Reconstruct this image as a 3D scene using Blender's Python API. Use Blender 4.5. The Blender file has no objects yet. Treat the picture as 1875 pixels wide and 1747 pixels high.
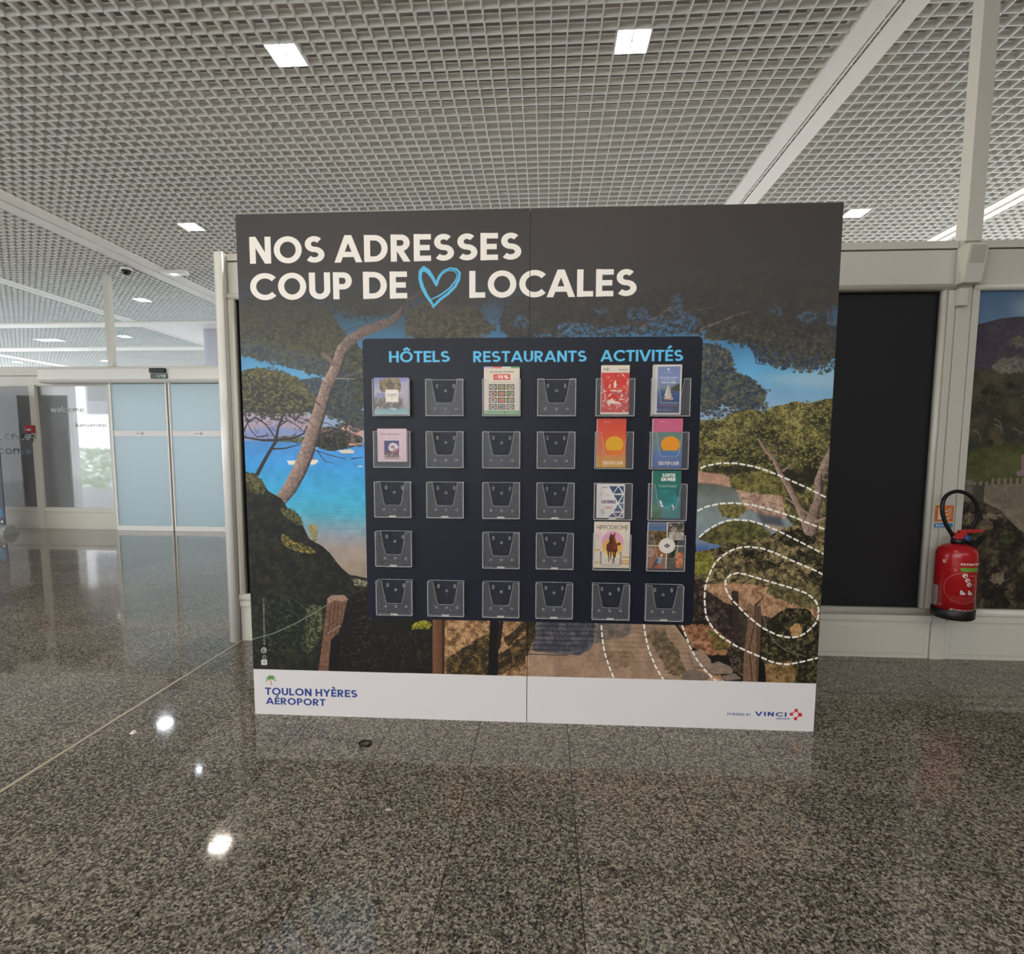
import bpy, bmesh, math, random
import numpy as np
from mathutils import Vector, Matrix
sc = bpy.context.scene
COL = sc.collection
# ---------------------------------------------------------------- camera, world, exposure
EYE = 1.25
cd = bpy.data.cameras.new('camera'); cam = bpy.data.objects.new('camera', cd); COL.objects.link(cam); sc.camera = cam
cd.sensor_fit = 'HORIZONTAL'; cd.sensor_width = 36.0; cd.lens = 1003.39 / 1875 * 36
cd.shift_x = (937.5 - 935.26) / 1875; cd.shift_y = (917.79 - 873.5) / 1875; cd.clip_end = 200
yaw, pitch, roll = -0.0612, 0.0917, 0.0045
fw = Vector((math.sin(yaw) * math.cos(pitch), math.cos(yaw) * math.cos(pitch), -math.sin(pitch)))
rt = Vector((math.cos(yaw), -math.sin(yaw), 0)); up = rt.cross(fw)
r2 = rt * math.cos(roll) + up * math.sin(roll); u2 = up * math.cos(roll) - rt * math.sin(roll)
cam.matrix_world = Matrix(((r2.x, u2.x, -fw.x, 0), (r2.y, u2.y, -fw.y, 0), (r2.z, u2.z, -fw.z, EYE), (0, 0, 0, 1)))
w = bpy.data.worlds.new('daylight'); sc.world = w; w.use_nodes = True
bg = w.node_tree.nodes['Background']; bg.inputs[0].default_value = (0.95, 0.97, 1.0, 1); bg.inputs[1].default_value = 2.7
sc.view_settings.view_transform = 'Standard'; sc.view_settings.look = 'None'
sc.view_settings.gamma = 1; sc.view_settings.use_curve_mapping = False
sc.view_settings.exposure = 0.47
LAMP = 95.0          # radiance of the downlight diffusers
HC = 3.825           # ceiling height
CELL = 0.1018
# ---------------------------------------------------------------- flat print painter (numpy only)
_NC = {}
def vnoise(H, W, cell, seed):
    r = np.random.RandomState(seed * 977 + int(cell * 13))
    gh, gw = int(H / cell) + 3, int(W / cell) + 3
    g = r.rand(gh, gw).astype(np.float32)
    y = np.arange(H, dtype=np.float32) / cell; x = np.arange(W, dtype=np.float32) / cell
    yi = y.astype(int); xi = x.astype(int); fy = y - yi; fx = x - xi
    fy = (fy * fy * (3 - 2 * fy))[:, None]; fx = (fx * fx * (3 - 2 * fx))[None, :]
    r0 = g[yi]; r1 = g[yi + 1]
    rows = r0 + (r1 - r0) * fy
    return rows[:, xi] + (rows[:, xi + 1] - rows[:, xi]) * fx
def sstep(a, b, x):
    t = np.clip((x - a) / (b - a), 0, 1); return t * t * (3 - 2 * t)
def blur(m, r):
    r = int(max(1, r))
    for ax in (0, 1):
        for _ in range(2):
            p = np.pad(m, [(r + 1, r) if k == ax else (0, 0) for k in (0, 1)], mode='edge')
            c = np.cumsum(p, axis=ax, dtype=np.float64)
            n = m.shape[ax]
            a = np.take(c, np.arange(2 * r + 1, 2 * r + 1 + n), axis=ax); b = np.take(c, np.arange(0, n), axis=ax)
            m = ((a - b) / (2 * r + 1)).astype(np.float32)
    return m
class Can:
    def __init__(s, W, H, bg=(0, 0, 0), T=None, seed=1):
        s.W, s.H = W, H; s.im = np.empty((H, W, 3), np.float32); s.im[:] = np.array(bg, np.float32) / 255
        s.T = T or (lambda p: p); s.k = 0; s.seed = seed; s.nz = {}
    def t(s, pts): return np.array([s.T(p) for p in pts], np.float64)
    def noise(s, cell, sd=0):
        key = (round(cell, 2), sd % 3)
        if key not in s.nz: s.nz[key] = vnoise(s.H, s.W, cell, s.seed + 7 * (sd % 3))
        return s.nz[key]
    def box(s, P, pad=2):
        x0 = max(0, int(P[:, 0].min() - pad)); x1 = min(s.W, int(P[:, 0].max() + pad) + 1)
        y0 = max(0, int(P[:, 1].min() - pad)); y1 = min(s.H, int(P[:, 1].max() + pad) + 1)
        return x0, y0, x1, y1
    def mask(s, P, b):
        x0, y0, x1, y1 = b; h, w = y1 - y0, x1 - x0
        m = np.zeros((h, w), np.float32)
        Q = np.roll(P, -1, 0)
        for i in range(h):
            for sub in (.25, .75):
                yy = y0 + i + sub
                c = ((P[:, 1] <= yy) & (Q[:, 1] > yy)) | ((Q[:, 1] <= yy) & (P[:, 1] > yy))
                if not c.any(): continue
                a, q = P[c], Q[c]
                xs = np.sort(a[:, 0] + (yy - a[:, 1]) / (q[:, 1] - a[:, 1]) * (q[:, 0] - a[:, 0])) - x0
                for j in range(0, len(xs) - 1, 2):
                    l, r = max(0, int(round(xs[j]))), min(w, int(round(xs[j + 1])))
                    if r > l: m[i, l:r] += .5
        return m
    def put(s, b, m, col):
        x0, y0, x1, y1 = b
        v = s.im[y0:y1, x0:x1]; c = np.asarray(col, np.float32)
        if c.ndim == 1: c = c / 255
        v += (c - v) * m[..., None]
    def fill(s, pts, col, a=1., soft=0, var=0, cell=10):
        P = s.t(pts); b = s.box(P, 3 + soft * 2)
        if b[2] <= b[0] or b[3] <= b[1]: return
        m = s.mask(P, b)
        if soft: m = blur(m, soft)
        c = np.array(col, np.float32) / 255
        if var:
            n = s.noise(cell)[b[1]:b[3], b[0]:b[2]] * .6 + s.noise(max(2, cell / 3.3), 1)[b[1]:b[3], b[0]:b[2]] * .4
            c = c * (1 + var * (n[..., None] - .5) * 2)
        else: c = c * 255
        s.put(b, m * a, c)
    def grad(s, pts, stops, a=1., soft=0, var=0., cell=20):
        P = s.t(pts); b = s.box(P, 3 + soft * 2); m = s.mask(P, b)
        if soft: m = blur(m, soft)
        x = pts[0][0]
        ys = np.array([s.T((x, q[0]))[1] for q in stops]); cs = np.array([q[1] for q in stops], np.float32) / 255
        yy = np.arange(b[1], b[3])
        c = np.stack([np.interp(yy, ys, cs[:, k]) for k in range(3)], -1)[:, None, :].astype(np.float32)
        c = np.broadcast_to(c, (b[3] - b[1], b[2] - b[0], 3))
        if var:
            n = s.noise(cell)[b[1]:b[3], b[0]:b[2]]; c = c * (1 + var * (n[..., None] - .5))
        s.put(b, m * a, c)
    def leaf(s, pts, dark, mid, light, edge=14, amp=.9, clump=14, a=1., fine=3., bias=0., top=.0, sd=0, cov=.5):
        """ragged foliage patch"""
        P = s.t(pts); b = s.box(P, edge * 2 + 4)
        if b[2] <= b[0] or b[3] <= b[1]: return
        sl = (slice(b[1], b[3]), slice(b[0], b[2]))
        m = blur(s.mask(P, b), edge)
        n = s.noise(clump, sd)[sl] * .45 + s.noise(fine * 2, sd + 1)[sl] * .3 + s.noise(fine, sd)[sl] * .25
        al = sstep(cov - .05, cov + .05, m + (n - .5) * amp)
        tn = s.noise(clump * 1.3, sd + 1)[sl] * .4 + s.noise(clump * .45, sd)[sl] * .25 + s.noise(fine, sd + 1)[sl] * .35 + bias
        if top:
            yy = np.linspace(top, -top, b[3] - b[1], dtype=np.float32)[:, None]; tn = tn + yy
        d, mi, l = [np.array(q, np.float32) / 255 for q in (dark, mid, light)]
        t1 = sstep(.3, .52, tn)[..., None]; t2 = sstep(.52, .72, tn)[..., None]
        c = d + (mi - d) * t1; c = c + (l - c) * t2
        s.put(b, al * a, c)
    def stroke(s, pts, w, col, w2=None, a=1., lit=None, dk=None, bark=0., soft=1.):
        P = s.t(pts); k = s.scale(pts[0]); n = len(P)
        ws = np.array(w, float) if np.ndim(w) else np.linspace(w, w if w2 is None else w2, n); ws = ws * k / 2
        b = s.box(P, ws.max() + 3)
        if b[2] <= b[0] or b[3] <= b[1]: return
        X, Y = np.meshgrid(np.arange(b[0], b[2]) + .5, np.arange(b[1], b[3]) + .5)
        best = np.full(X.shape, 1e9); side = np.zeros(X.shape)
        for i in range(n - 1):
            A, B = P[i], P[i + 1]; d = B - A; L = max(d @ d, 1e-6)
            t = np.clip(((X - A[0]) * d[0] + (Y - A[1]) * d[1]) / L, 0, 1)
            r = ws[i] + (ws[i + 1] - ws[i]) * t
            dx, dy = X - A[0] - t * d[0], Y - A[1] - t * d[1]
            q = np.hypot(dx, dy) - r
            u = q < best; best = np.where(u, q, best); side = np.where(u, dx / np.maximum(r, .5), side)
        m = np.clip(.5 - best / soft, 0, 1).astype(np.float32)
        c = np.array(col, np.float32) / 255 * np.ones(X.shape + (1,), np.float32)
        if lit is not None:
            t = sstep(.1, -.8, side)[..., None] if False else np.clip((.2 - side), 0, 1)[..., None]
            c = c + (np.array(lit, np.float32) / 255 - c) * t
            t = sstep(.35, .9, side)[..., None]; c = c + (np.array(dk, np.float32) / 255 - c) * t
        if bark:
            sl = (slice(b[1], b[3]), slice(b[0], b[2]))
            nn = s.noise(9)[sl] * .4 + s.noise(4, 1)[sl] * .6; c = c * (1 + bark * 2 * (nn[..., None] - .5))
        s.put(b, m * a, c.astype(np.float32))
    def needles(s, poly, n, L, cols, seed=0, per=14):
        """tufts of pine needles scattered inside a polygon"""
        P = s.t(poly); b = s.box(P, 2); m = s.mask(P, b) > .5; ys, xs = np.nonzero(m)
        if not len(xs): return
        R = np.random.RandomState(seed + 11); k = R.randint(0, len(xs), n); X = xs[k] + b[0]; Y = ys[k] + b[1]; sc = s.scale(poly[0]); cc = np.array(cols, np.float32) / 255
        an = R.uniform(0, 6.283, (n, per)); ln = R.uniform(.5, 1., (n, per)) * L * sc; ci = R.randint(0, len(cc), n)
        for t in np.linspace(.1, 1, int(max(6, L * sc))):
            px = (X[:, None] + np.cos(an) * ln * t).astype(int).ravel(); py = (Y[:, None] + np.sin(an) * ln * t * .8).astype(int).ravel(); ok = (px >= 0) & (px < s.W - 1) & (py >= 0) & (py < s.H - 1)
            c = np.repeat(cc[ci], per, 0)[ok]; s.im[py[ok], px[ok]] = s.im[py[ok], px[ok]] * .25 + c * .75; s.im[py[ok], px[ok] + 1] = s.im[py[ok], px[ok] + 1] * .55 + c * .45
    def scale(s, p):
        q = s.T(p); r = s.T((p[0] + 1, p[1])); return math.hypot(r[0] - q[0], r[1] - q[1])
    def dash(s, pts, w, on, off, col=(225, 222, 212)):
        P = np.array(pts, float); seg = np.hypot(*(P[1:] - P[:-1]).T); cum = np.concatenate([[0], np.cumsum(seg)])
        d = 0.
        while d < cum[-1]:
            e = min(d + on, cum[-1]); ds = np.linspace(d, e, 3)
            q = np.stack([np.interp(ds, cum, P[:, 0]), np.interp(ds, cum, P[:, 1])], 1)
            s.stroke([tuple(v) for v in q], w, col); d += on + off
    def ell(s, cx, cy, rx, ry, col, a=1., a0=0, a1=360, n=28, soft=0, rot=0.):
        c, q = math.cos(math.radians(rot)), math.sin(math.radians(rot)); P = []
        for i in range(n):
            t = math.radians(a0 + (a1 - a0) * i / (n if a1 - a0 == 360 else n - 1)); x, y = rx * math.cos(t), ry * math.sin(t)
            P.append((cx + x * c - y * q, cy + x * q + y * c))
        s.fill(P, col, a, soft)
    def rect(s, x0, y0, x1, y1, col, a=1., **k): s.fill([(x0, y0), (x1, y0), (x1, y1), (x0, y1)], col, a, **k)
    # ---- lettering: stroke glyphs, mitred, clipped to the cap height
    def quad(s, Q, col, a, clip):
        b = s.box(Q, 2)
        if b[2] <= b[0] or b[3] <= b[1]: return
        X, Y = np.meshgrid(np.arange(b[0], b[2]) + .5, np.arange(b[1], b[3]) + .5)
        m = np.ones(X.shape)
        ar = 0.
        for i in range(4): ar += Q[i][0] * Q[(i + 1) % 4][1] - Q[(i + 1) % 4][0] * Q[i][1]
        sg = 1 if ar > 0 else -1
        for i in range(4):
            A, B = Q[i], Q[(i + 1) % 4]; d = B - A; L = math.hypot(*d)
            if L < 1e-6: continue
            m = np.minimum(m, np.clip(sg * (d[0] * (Y - A[1]) - d[1] * (X - A[0])) / L + (1.2 if i % 2 else .5), 0, 1))
        if clip: m = np.minimum(m, np.minimum(np.clip(Y - clip[0] + .5, 0, 1), np.clip(clip[1] - Y + .5, 0, 1)))
        s.cov[b[1]:b[3], b[0]:b[2]] = np.maximum(s.cov[b[1]:b[3], b[0]:b[2]], m)
    def text(s, txt, x0, ytop, x1, ybot, col, w=.2, a=1., gap=.17, space=.32, slope=0., dens=1.):
        """cap height from ytop to ybot, squeezed to end at x1; user units, slope = dy/dx of the baseline"""
        h = ybot - ytop; gl = []; cx = 0.
        for ch in txt:
            if ch == ' ': cx += space; continue
            g, adv = glyph(ch, w); gl.append((cx, g)); cx += adv + gap
        tot = cx - gap; sx = (x1 - x0) / tot
        cor = s.t([(x0, ytop - .5 * h), (x1, ytop - .5 * h + slope * (x1 - x0)), (x0, ybot + .5 * h), (x1, ybot + .5 * h + slope * (x1 - x0))])
        b = s.box(cor, 6); 
        if b[2] <= b[0] or b[3] <= b[1]: return
        s.cov = np.zeros((s.H, s.W), np.float32) if not hasattr(s, 'cov') else s.cov
        s.cov[b[1]:b[3], b[0]:b[2]] = 0
        for ox, g in gl:
            for pl in g:
                acc = ord(pl[0]) if isinstance(pl[0], str) else 0
                if acc: pl = pl[1:]
                P = np.array(pl, float); P = P[np.concatenate([[True], np.hypot(*(P[1:] - P[:-1]).T) > 1e-4])]; n = len(P)
                closed = n > 2 and np.allclose(P[0], P[-1])
                wd = w / 2; L = []; Rr = []
                # offset in isotropic glyph space
                for i in range(n):
                    if closed: pr, nx = P[(i - 1) % (n - 1)], P[(i + 1) % (n - 1)]
                    else: pr, nx = P[max(i - 1, 0)], P[min(i + 1, n - 1)]
                    d1 = P[i] - pr; d2 = nx - P[i]
                    if not closed and i == 0: d1 = d2
                    if not closed and i == n - 1: d2 = d1
                    d1 = d1 / max(np.hypot(*d1), 1e-9); d2 = d2 / max(np.hypot(*d2), 1e-9)
                    n1 = np.array([-d1[1], d1[0]]); n2 = np.array([-d2[1], d2[0]]); mm = n1 + n2
                    q = mm @ mm
                    mm = mm * (2 / q) if q > .35 else n1
                    L.append(P[i] + mm * wd); Rr.append(P[i] - mm * wd)
                cl = None
                def tp(v):
                    ux = x0 + (ox + v[0]) * sx; uy = ybot - v[1] * h + slope * (ux - x0); return s.T((ux, uy))
                if not acc:
                    ya = tp((0, 1))[1]; yb = tp((0, 0))[1]; ov = .012 * abs(yb - ya)
                    cl = (min(ya, yb) - ov, max(ya, yb) + ov)
                for i in range(n - 1):
                    Q = np.array([tp(L[i]), tp(L[i + 1]), tp(Rr[i + 1]), tp(Rr[i])]); s.quad(Q, col, a, cl)
        s.put(b, s.cov[b[1]:b[3], b[0]:b[2]] * a, col)
def arc(cx, cy, rx, ry, a0, a1, n=18):
    return [(cx + rx * math.cos(math.radians(a0 + (a1 - a0) * i / n)), cy + ry * math.sin(math.radians(a0 + (a1 - a0) * i / n))) for i in range(n + 1)]
def glyph(ch, w):
    h = w / 2; acc = []
    base = {'É': 'E', 'È': 'E', 'Ô': 'O'}.get(ch, ch)
    if base == 'I' or base == 'l' or base == '1' and False: return [[(h, 0), (h, 1)]], w
    if base in 'Oo0Q':
        W = .94 if base != '0' else .66
        if base == 'o': g, adv = [arc(.31, .31, .31 - h, .33 - h, 0, 360)], .62
        else:
            g, adv = [arc(W / 2, .5, W / 2 - h, .5 - h + .012, 0, 360, 28)], W
            if base == 'Q': g.append([(W * .6, .3), (W * .95, 0)])
    elif base == 'C': g, adv = [arc(.5, .5, .5 - h, .5 - h + .012, 42, 318, 24)], .84
    elif base == 'G': g, adv = [arc(.5, .5, .5 - h, .512 - h, 45, 345, 24) , [(.5, .48), (.98, .48)]], .96
    elif base == 'S' or base == 's':
        k = .62 if base == 'S' else .44; H = 1. if base == 'S' else .64; r1 = (.5 - h * .98) / 2 * H
        r1 = (H - w) / 4; rx = (k - w) / 2 + .02
        g = [arc(k / 2 + .01, H - h - r1, rx - .02, r1, 38, 270, 14)[:-1] + arc(k / 2 + .01, h + r1, rx + .01, r1, 90, -142, 14)]; adv = k + .04
    elif base == 'N': g, adv = [[(h, 0), (h, 1)], [(.72 - h, 0), (.72 - h, 1)], [(h * .9, 1.02), (.72 - h * .9, -.02)]], .72
    elif base == 'M': g, adv = [[(h, 0), (h, 1)], [(.9 - h, 0), (.9 - h, 1)], [(h, 1.04), (.47, .25)], [(.43, .25), (.9 - h, 1.04)]], .9
    elif base == 'A': g, adv = [[(h * .55, -.06), (.43 + h * .1, 1.06)], [(.43 - h * .1, 1.06), (.86 - h * .55, -.06)], [(.2, .29), (.66, .29)]], .86
    elif base == 'V': g, adv = [[(h * .55, 1.06), (.41 + h * .1, -.06)], [(.41 - h * .1, -.06), (.82 - h * .55, 1.06)]], .82
    elif base == 'W': g, adv = [[(h * .6, 1.06), (.34, -.06)], [(.32, -.06), (.58, 1.02)], [(.58, 1.02), (.84, -.06)], [(.82, -.06), (1.16 - h * .6, 1.06)]], 1.16
    elif base == 'D': g, adv = [[(h, 0), (h, 1)], [(h, h), (.34, h)] + arc(.34, .5, .44 - h, .5 - h, -90, 90, 16) + [(h, 1 - h)]], .78
    elif base == 'P': g, adv = [[(h, 0), (h, 1)], [(h, 1 - h), (.34, 1 - h)] + arc(.34, .68, .28 - h, .32 - h, 90, -90, 12) + [(h, .36 + h)]], .62
    elif base == 'R': g, adv = [[(h, 0), (h, 1)], [(h, 1 - h), (.34, 1 - h)] + arc(.34, .69, .29 - h, .31 - h, 90, -90, 12) + [(h, .38 + h)], [(.3, .42), (.62 - h * .6, -.06)]], .66
    elif base == 'B': g, adv = [[(h, 0), (h, 1)], [(h, 1 - h), (.32, 1 - h)] + arc(.32, .75, .25 - h, .25 - h * .9, 90, -90, 10) + [(h, .52)], [(h, .52), (.34, .52)] + arc(.34, .27, .28 - h, .27 - h, 90, -90, 10) + [(h, h)]], .62
    elif base == 'E': g, adv = [[(h, 0), (h, 1)], [(h, h), (.56, h)], [(h, .5), (.52, .5)], [(h, 1 - h), (.56, 1 - h)]], .56
    elif base == 'F': g, adv = [[(h, 0), (h, 1)], [(h, .48), (.5, .48)], [(h, 1 - h), (.55, 1 - h)]], .55
    elif base == 'L': g, adv = [[(h, 0), (h, 1)], [(h, h), (.52, h)]], .52
    elif base == 'H': g, adv = [[(h, 0), (h, 1)], [(.72 - h, 0), (.72 - h, 1)], [(h, .5), (.72 - h, .5)]], .72
    elif base == 'T': g, adv = [[(.31, 0), (.31, 1)], [(0, 1 - h), (.62, 1 - h)]], .62
    elif base == 'U': g, adv = [[(h, 1), (h, .38)] + arc(.35, .36, .35 - h, .36 - h, 180, 360, 14) + [(.7 - h, 1)]], .7
    elif base == 'J': g, adv = [[(.4 - h, 1), (.4 - h, .26)] + arc(.2, .24, .2 - h, .24 - h, 0, -150, 10)], .4
    elif base == 'Y': g, adv = [[(h * .6, 1.05), (.39, .4)], [(.35, .4), (.74 - h * .6, 1.05)], [(.37, 0), (.37, .46)]], .74
    elif base == 'X': g, adv = [[(.05, -.05), (.63, 1.05)], [(.05, 1.05), (.63, -.05)]], .68
    elif base == 'Z': g, adv = [[(.02, 1 - h), (.56, 1 - h)], [(.5, 1 - h), (.1, h)], [(.04, h), (.6, h)]], .6
    elif base == 'K': g, adv = [[(h, 0), (h, 1)], [(h, .4), (.62, 1.04)], [(.25, .55), (.64, -.04)]], .66
    elif base == '1': g, adv = [[(.3, 0), (.3, 1)], [(.04, .74), (.3, .96)]], .3 + h
    elif base == '5': g, adv = [[(.5, 1 - h), (.12, 1 - h), (.1, .5)] + arc(.26, .32, .27 - h * .6, .32 - h, 120, -140, 12)], .55
    elif base == '%': g, adv = [arc(.2, .78, .14, .16, 0, 360, 12), arc(.72, .22, .14, .16, 0, 360, 12), [(.2, -.02), (.72, 1.02)]], .92
    elif base == '-': g, adv = [[(0, .4), (.36, .4)]], .36
    elif base == '&': g, adv = [arc(.3, .74, .2 - h, .25 - h, 0, 360, 12), arc(.3, .28, .3 - h, .28 - h, 0, 360, 12), [(.4, .3), (.62, .0)]], .62
    elif base == 'n': g, adv = [[(h, 0), (h, .62)], [(h, .3)] + arc(.28, .32, .28 - h, .31 - h, 180, 0, 12) + [(.56 - h, 0)]], .56
    elif base == 'h': g, adv = [[(h, 0), (h, 1)], [(h, .3)] + arc(.28, .32, .28 - h, .31 - h, 180, 0, 12) + [(.56 - h, 0)]], .56
    elif base == 'u': g, adv = [[(h, .62), (h, .3)] + arc(.28, .3, .28 - h, .31 - h, 180, 360, 12) + [(.56 - h, .62)], [(.56 - h, 0), (.56 - h, .62)]], .56
    elif base == 'm': g, adv = [[(h, 0), (h, .62)], [(h, .3)] + arc(.26, .34, .26 - h, .29 - h, 180, 0, 10) + [(.52 - h, 0)], [(.52 - h, .3)] + arc(.78 - w, .34, .26 - h, .29 - h, 180, 0, 10) + [(1.04 - w - h, 0)]], 1.04 - w
    elif base == 'e': g, adv = [arc(.31, .31, .31 - h, .33 - h, -40, -350, 16)[::-1][::-1], [(h, .31), (.62 - h, .31)]], .62
    elif base == 'c': g, adv = [arc(.31, .31, .31 - h, .33 - h, 45, 315, 14)], .54
    elif base == 'b': g, adv = [[(h, 0), (h, 1)], arc(.31, .31, .31 - h, .33 - h, 0, 360, 16)], .62
    elif base == 'd': g, adv = [[(.62 - h, 0), (.62 - h, 1)], arc(.31, .31, .31 - h, .33 - h, 0, 360, 16)], .62
    elif base == 'a': g, adv = [[(.62 - h, 0), (.62 - h, .62)], arc(.31, .31, .31 - h, .33 - h, 0, 360, 16)], .62
    elif base == 'i': g, adv = [[(h, 0), (h, .62)], [(h, .8), (h, .95)]], w
    elif base == 'v': g, adv = [[(h * .6, .64), (.27, 0)], [(.27, 0), (.54 - h * .6, .64)]], .54
    elif base == 'w': g, adv = [[(h * .6, .64), (.22, 0)], [(.22, 0), (.42, .62)], [(.42, .62), (.62, 0)], [(.62, 0), (.84 - h * .6, .64)]], .84
    elif base == 'r': g, adv = [[(h, 0), (h, .62)], [(h, .35), (.16, .58), (.34, .58)]], .34
    else: g, adv = [[(h, 0), (h, 1)]], w
    g = [list(q) for q in g]
    if ch == 'É': g.append(['^', (.2, 1.12), (.42, 1.34)])
    if ch == 'È': g.append(['^', (.16, 1.34), (.38, 1.12)])
    if ch == 'Ô': g.append(['^', (.27, 1.08), (.49, 1.26), (.71, 1.08)])
    return g, adv
HM = [0.0024301355082041003, -9.681691791754468e-05, -1.0088910966007052, 7.862287637634952e-05, -0.0024613323120347055, 3.180536497576939, 5.4469189538768466e-05, -8.863257775137724e-05]
PW, PH = 2.578, 2.274          # stand width and height in metres
def rect_uv(x, y):             # survey point -> metres on the stand's face
    d = HM[6] * x + HM[7] * y + 1
    return (HM[0] * x + HM[1] * y + HM[2]) / d, (HM[3] * x + HM[4] * y + HM[5]) / d
def paint_mural(ppm=860):
    W, H = int(PW * ppm), int(PH * ppm)
    T = lambda p: (lambda q: (q[0] * ppm, (PH - q[1]) * ppm))(rect_uv(p[0], p[1]))
    c = Can(W, H, (40, 40, 40), T, 3)
    R = np.random.RandomState(5)
    # sky, haze, sea
    c.grad([(420, 380), (1560, 360), (1560, 900), (420, 900)], [(385, (66, 64, 62)), (450, (62, 63, 64)), (500, (58, 68, 76)), (545, (54, 84, 106)), (585, (58, 106, 140)), (625, (70, 126, 168)), (685, (96, 160, 198)), (745, (135, 165, 192)), (800, (150, 160, 185))], var=.06, cell=60)
    c.fill([(1380, 692), (1440, 684), (1540, 672), (1540, 715), (1450, 706)], (165, 182, 190), .55, soft=14)
    c.fill([(1400, 735), (1470, 712), (1540, 718), (1540, 745)], (120, 165, 190), .5, soft=12)
    c.fill([(436, 748), (480, 742), (560, 745), (575, 790), (560, 800), (440, 812)], (168, 148, 162), .9, soft=6, var=.1)
    c.fill([(440, 790), (500, 780), (560, 788), (560, 812), (440, 812)], (120, 142, 190), .8, soft=5)
    c.fill([(620, 790), (628, 772), (645, 766), (664, 772), (664, 800)], (200, 150, 138), 1, soft=3, var=.1)
    c.grad([(436, 807), (680, 811), (690, 1075), (440, 1075)], [(807, (78, 136, 196)), (820, (70, 142, 208)), (850, (62, 150, 214)), (880, (62, 158, 206)), (915, (66, 166, 200)), (938, (80, 164, 188)), (955, (108, 155, 170)), (975, (138, 148, 158)), (1000, (156, 143, 134)), (1035, (150, 134, 118)), (1075, (130, 115, 98))], var=.1, cell=26)
    for i in range(60):
        y = R.uniform(870, 990); x = R.uniform(520, 650); c.fill([(x, y), (x + R.uniform(15, 60), y - R.uniform(0, 2)), (x + 20, y + 1.2)], (60, 120, 150), .25)
    c.leaf([(500, 803), (520, 798), (560, 800), (580, 806), (580, 812), (500, 808)], (50, 66, 56), (80, 92, 70), (105, 110, 85), edge=3, clump=8, amp=.5)
    c.leaf([(566, 800), (580, 785), (600, 780), (640, 790), (664, 800), (664, 817), (600, 822), (568, 815)], (40, 42, 40), (72, 68, 62), (130, 108, 92), edge=5, clump=10, amp=.6)
    c.rect(636, 811, 664, 815, (185, 150, 130))
    c.fill([(525, 843.5), (581, 841.5), (583, 845), (577, 850), (529, 850.5)], (222, 214, 202)); c.fill([(553, 842), (558, 834), (573, 833), (578, 841)], (120, 130, 140)); c.rect(556, 835, 572, 837.5, (215, 212, 205)); c.rect(527, 850, 575, 852, (165, 190, 200), .7)
    c.fill([(618, 825), (640, 822), (650, 826), (646, 830), (626, 830)], (210, 200, 188)); c.stroke([(636, 824), (636, 816)], 1, (90, 90, 90)); c.rect(655, 853, 664, 855, (210, 205, 200)); c.rect(568, 819, 580, 822, (205, 200, 195))
    # upper canopies left
    OL, OM, OD = (98, 94, 62), (72, 73, 58), (52, 54, 50)
    c.leaf([(434, 575), (442, 548), (470, 538), (520, 540), (570, 548), (598, 560), (612, 585), (628, 606), (650, 622), (664, 640), (664, 690), (640, 690), (626, 668), (606, 690), (596, 690), (566, 664), (530, 652), (490, 640), (440, 625)], OD, OM, (88, 86, 62), edge=16, clump=22, amp=.75)
    c.leaf([(436, 612), (480, 628), (540, 640), (600, 660), (608, 690), (570, 686), (530, 670), (480, 662), (440, 645)], (56, 62, 72), (76, 88, 100), (96, 100, 84), edge=10, clump=9, amp=1.3, cov=.56)
    c.leaf([(590, 548), (640, 530), (730, 535), (748, 560), (715, 576), (680, 580), (620, 570)], (58, 62, 58), (70, 74, 66), (84, 84, 70), edge=14, clump=14, amp=1.)
    c.leaf([(742, 590), (750, 566), (790, 548), (850, 552), (886, 574), (906, 596), (900, 608), (850, 622), (760, 622), (742, 608)], (50, 50, 44), (76, 76, 56), (104, 98, 68), edge=12, clump=12, amp=.8, top=.08)
    c.leaf([(745, 520), (800, 500), (870, 520), (900, 560), (840, 560), (780, 550)], (50, 50, 46), (60, 62, 54), (72, 70, 56), edge=20, clump=20, amp=.9)
    DK = [(48, 50, 46), (58, 60, 54), (70, 72, 58)]
    c.needles([(436, 600), (520, 630), (600, 650), (640, 640), (660, 690), (600, 695), (560, 678), (500, 668), (440, 650)], 620, 4.2, [(60, 66, 72), (76, 80, 72), (90, 88, 68)], 1)
    c.needles([(440, 548), (590, 552), (640, 620), (600, 660), (500, 640), (438, 620)], 700, 4, [(62, 62, 52), (84, 82, 60), (98, 94, 68)], 2)
    c.needles([(742, 560), (880, 560), (912, 600), (880, 622), (742, 618)], 420, 4, [(50, 50, 44), (84, 80, 60), (108, 100, 72)], 3)
    c.needles([(590, 545), (735, 530), (756, 565), (690, 590), (610, 580)], 260, 4.2, DK, 4)
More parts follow.
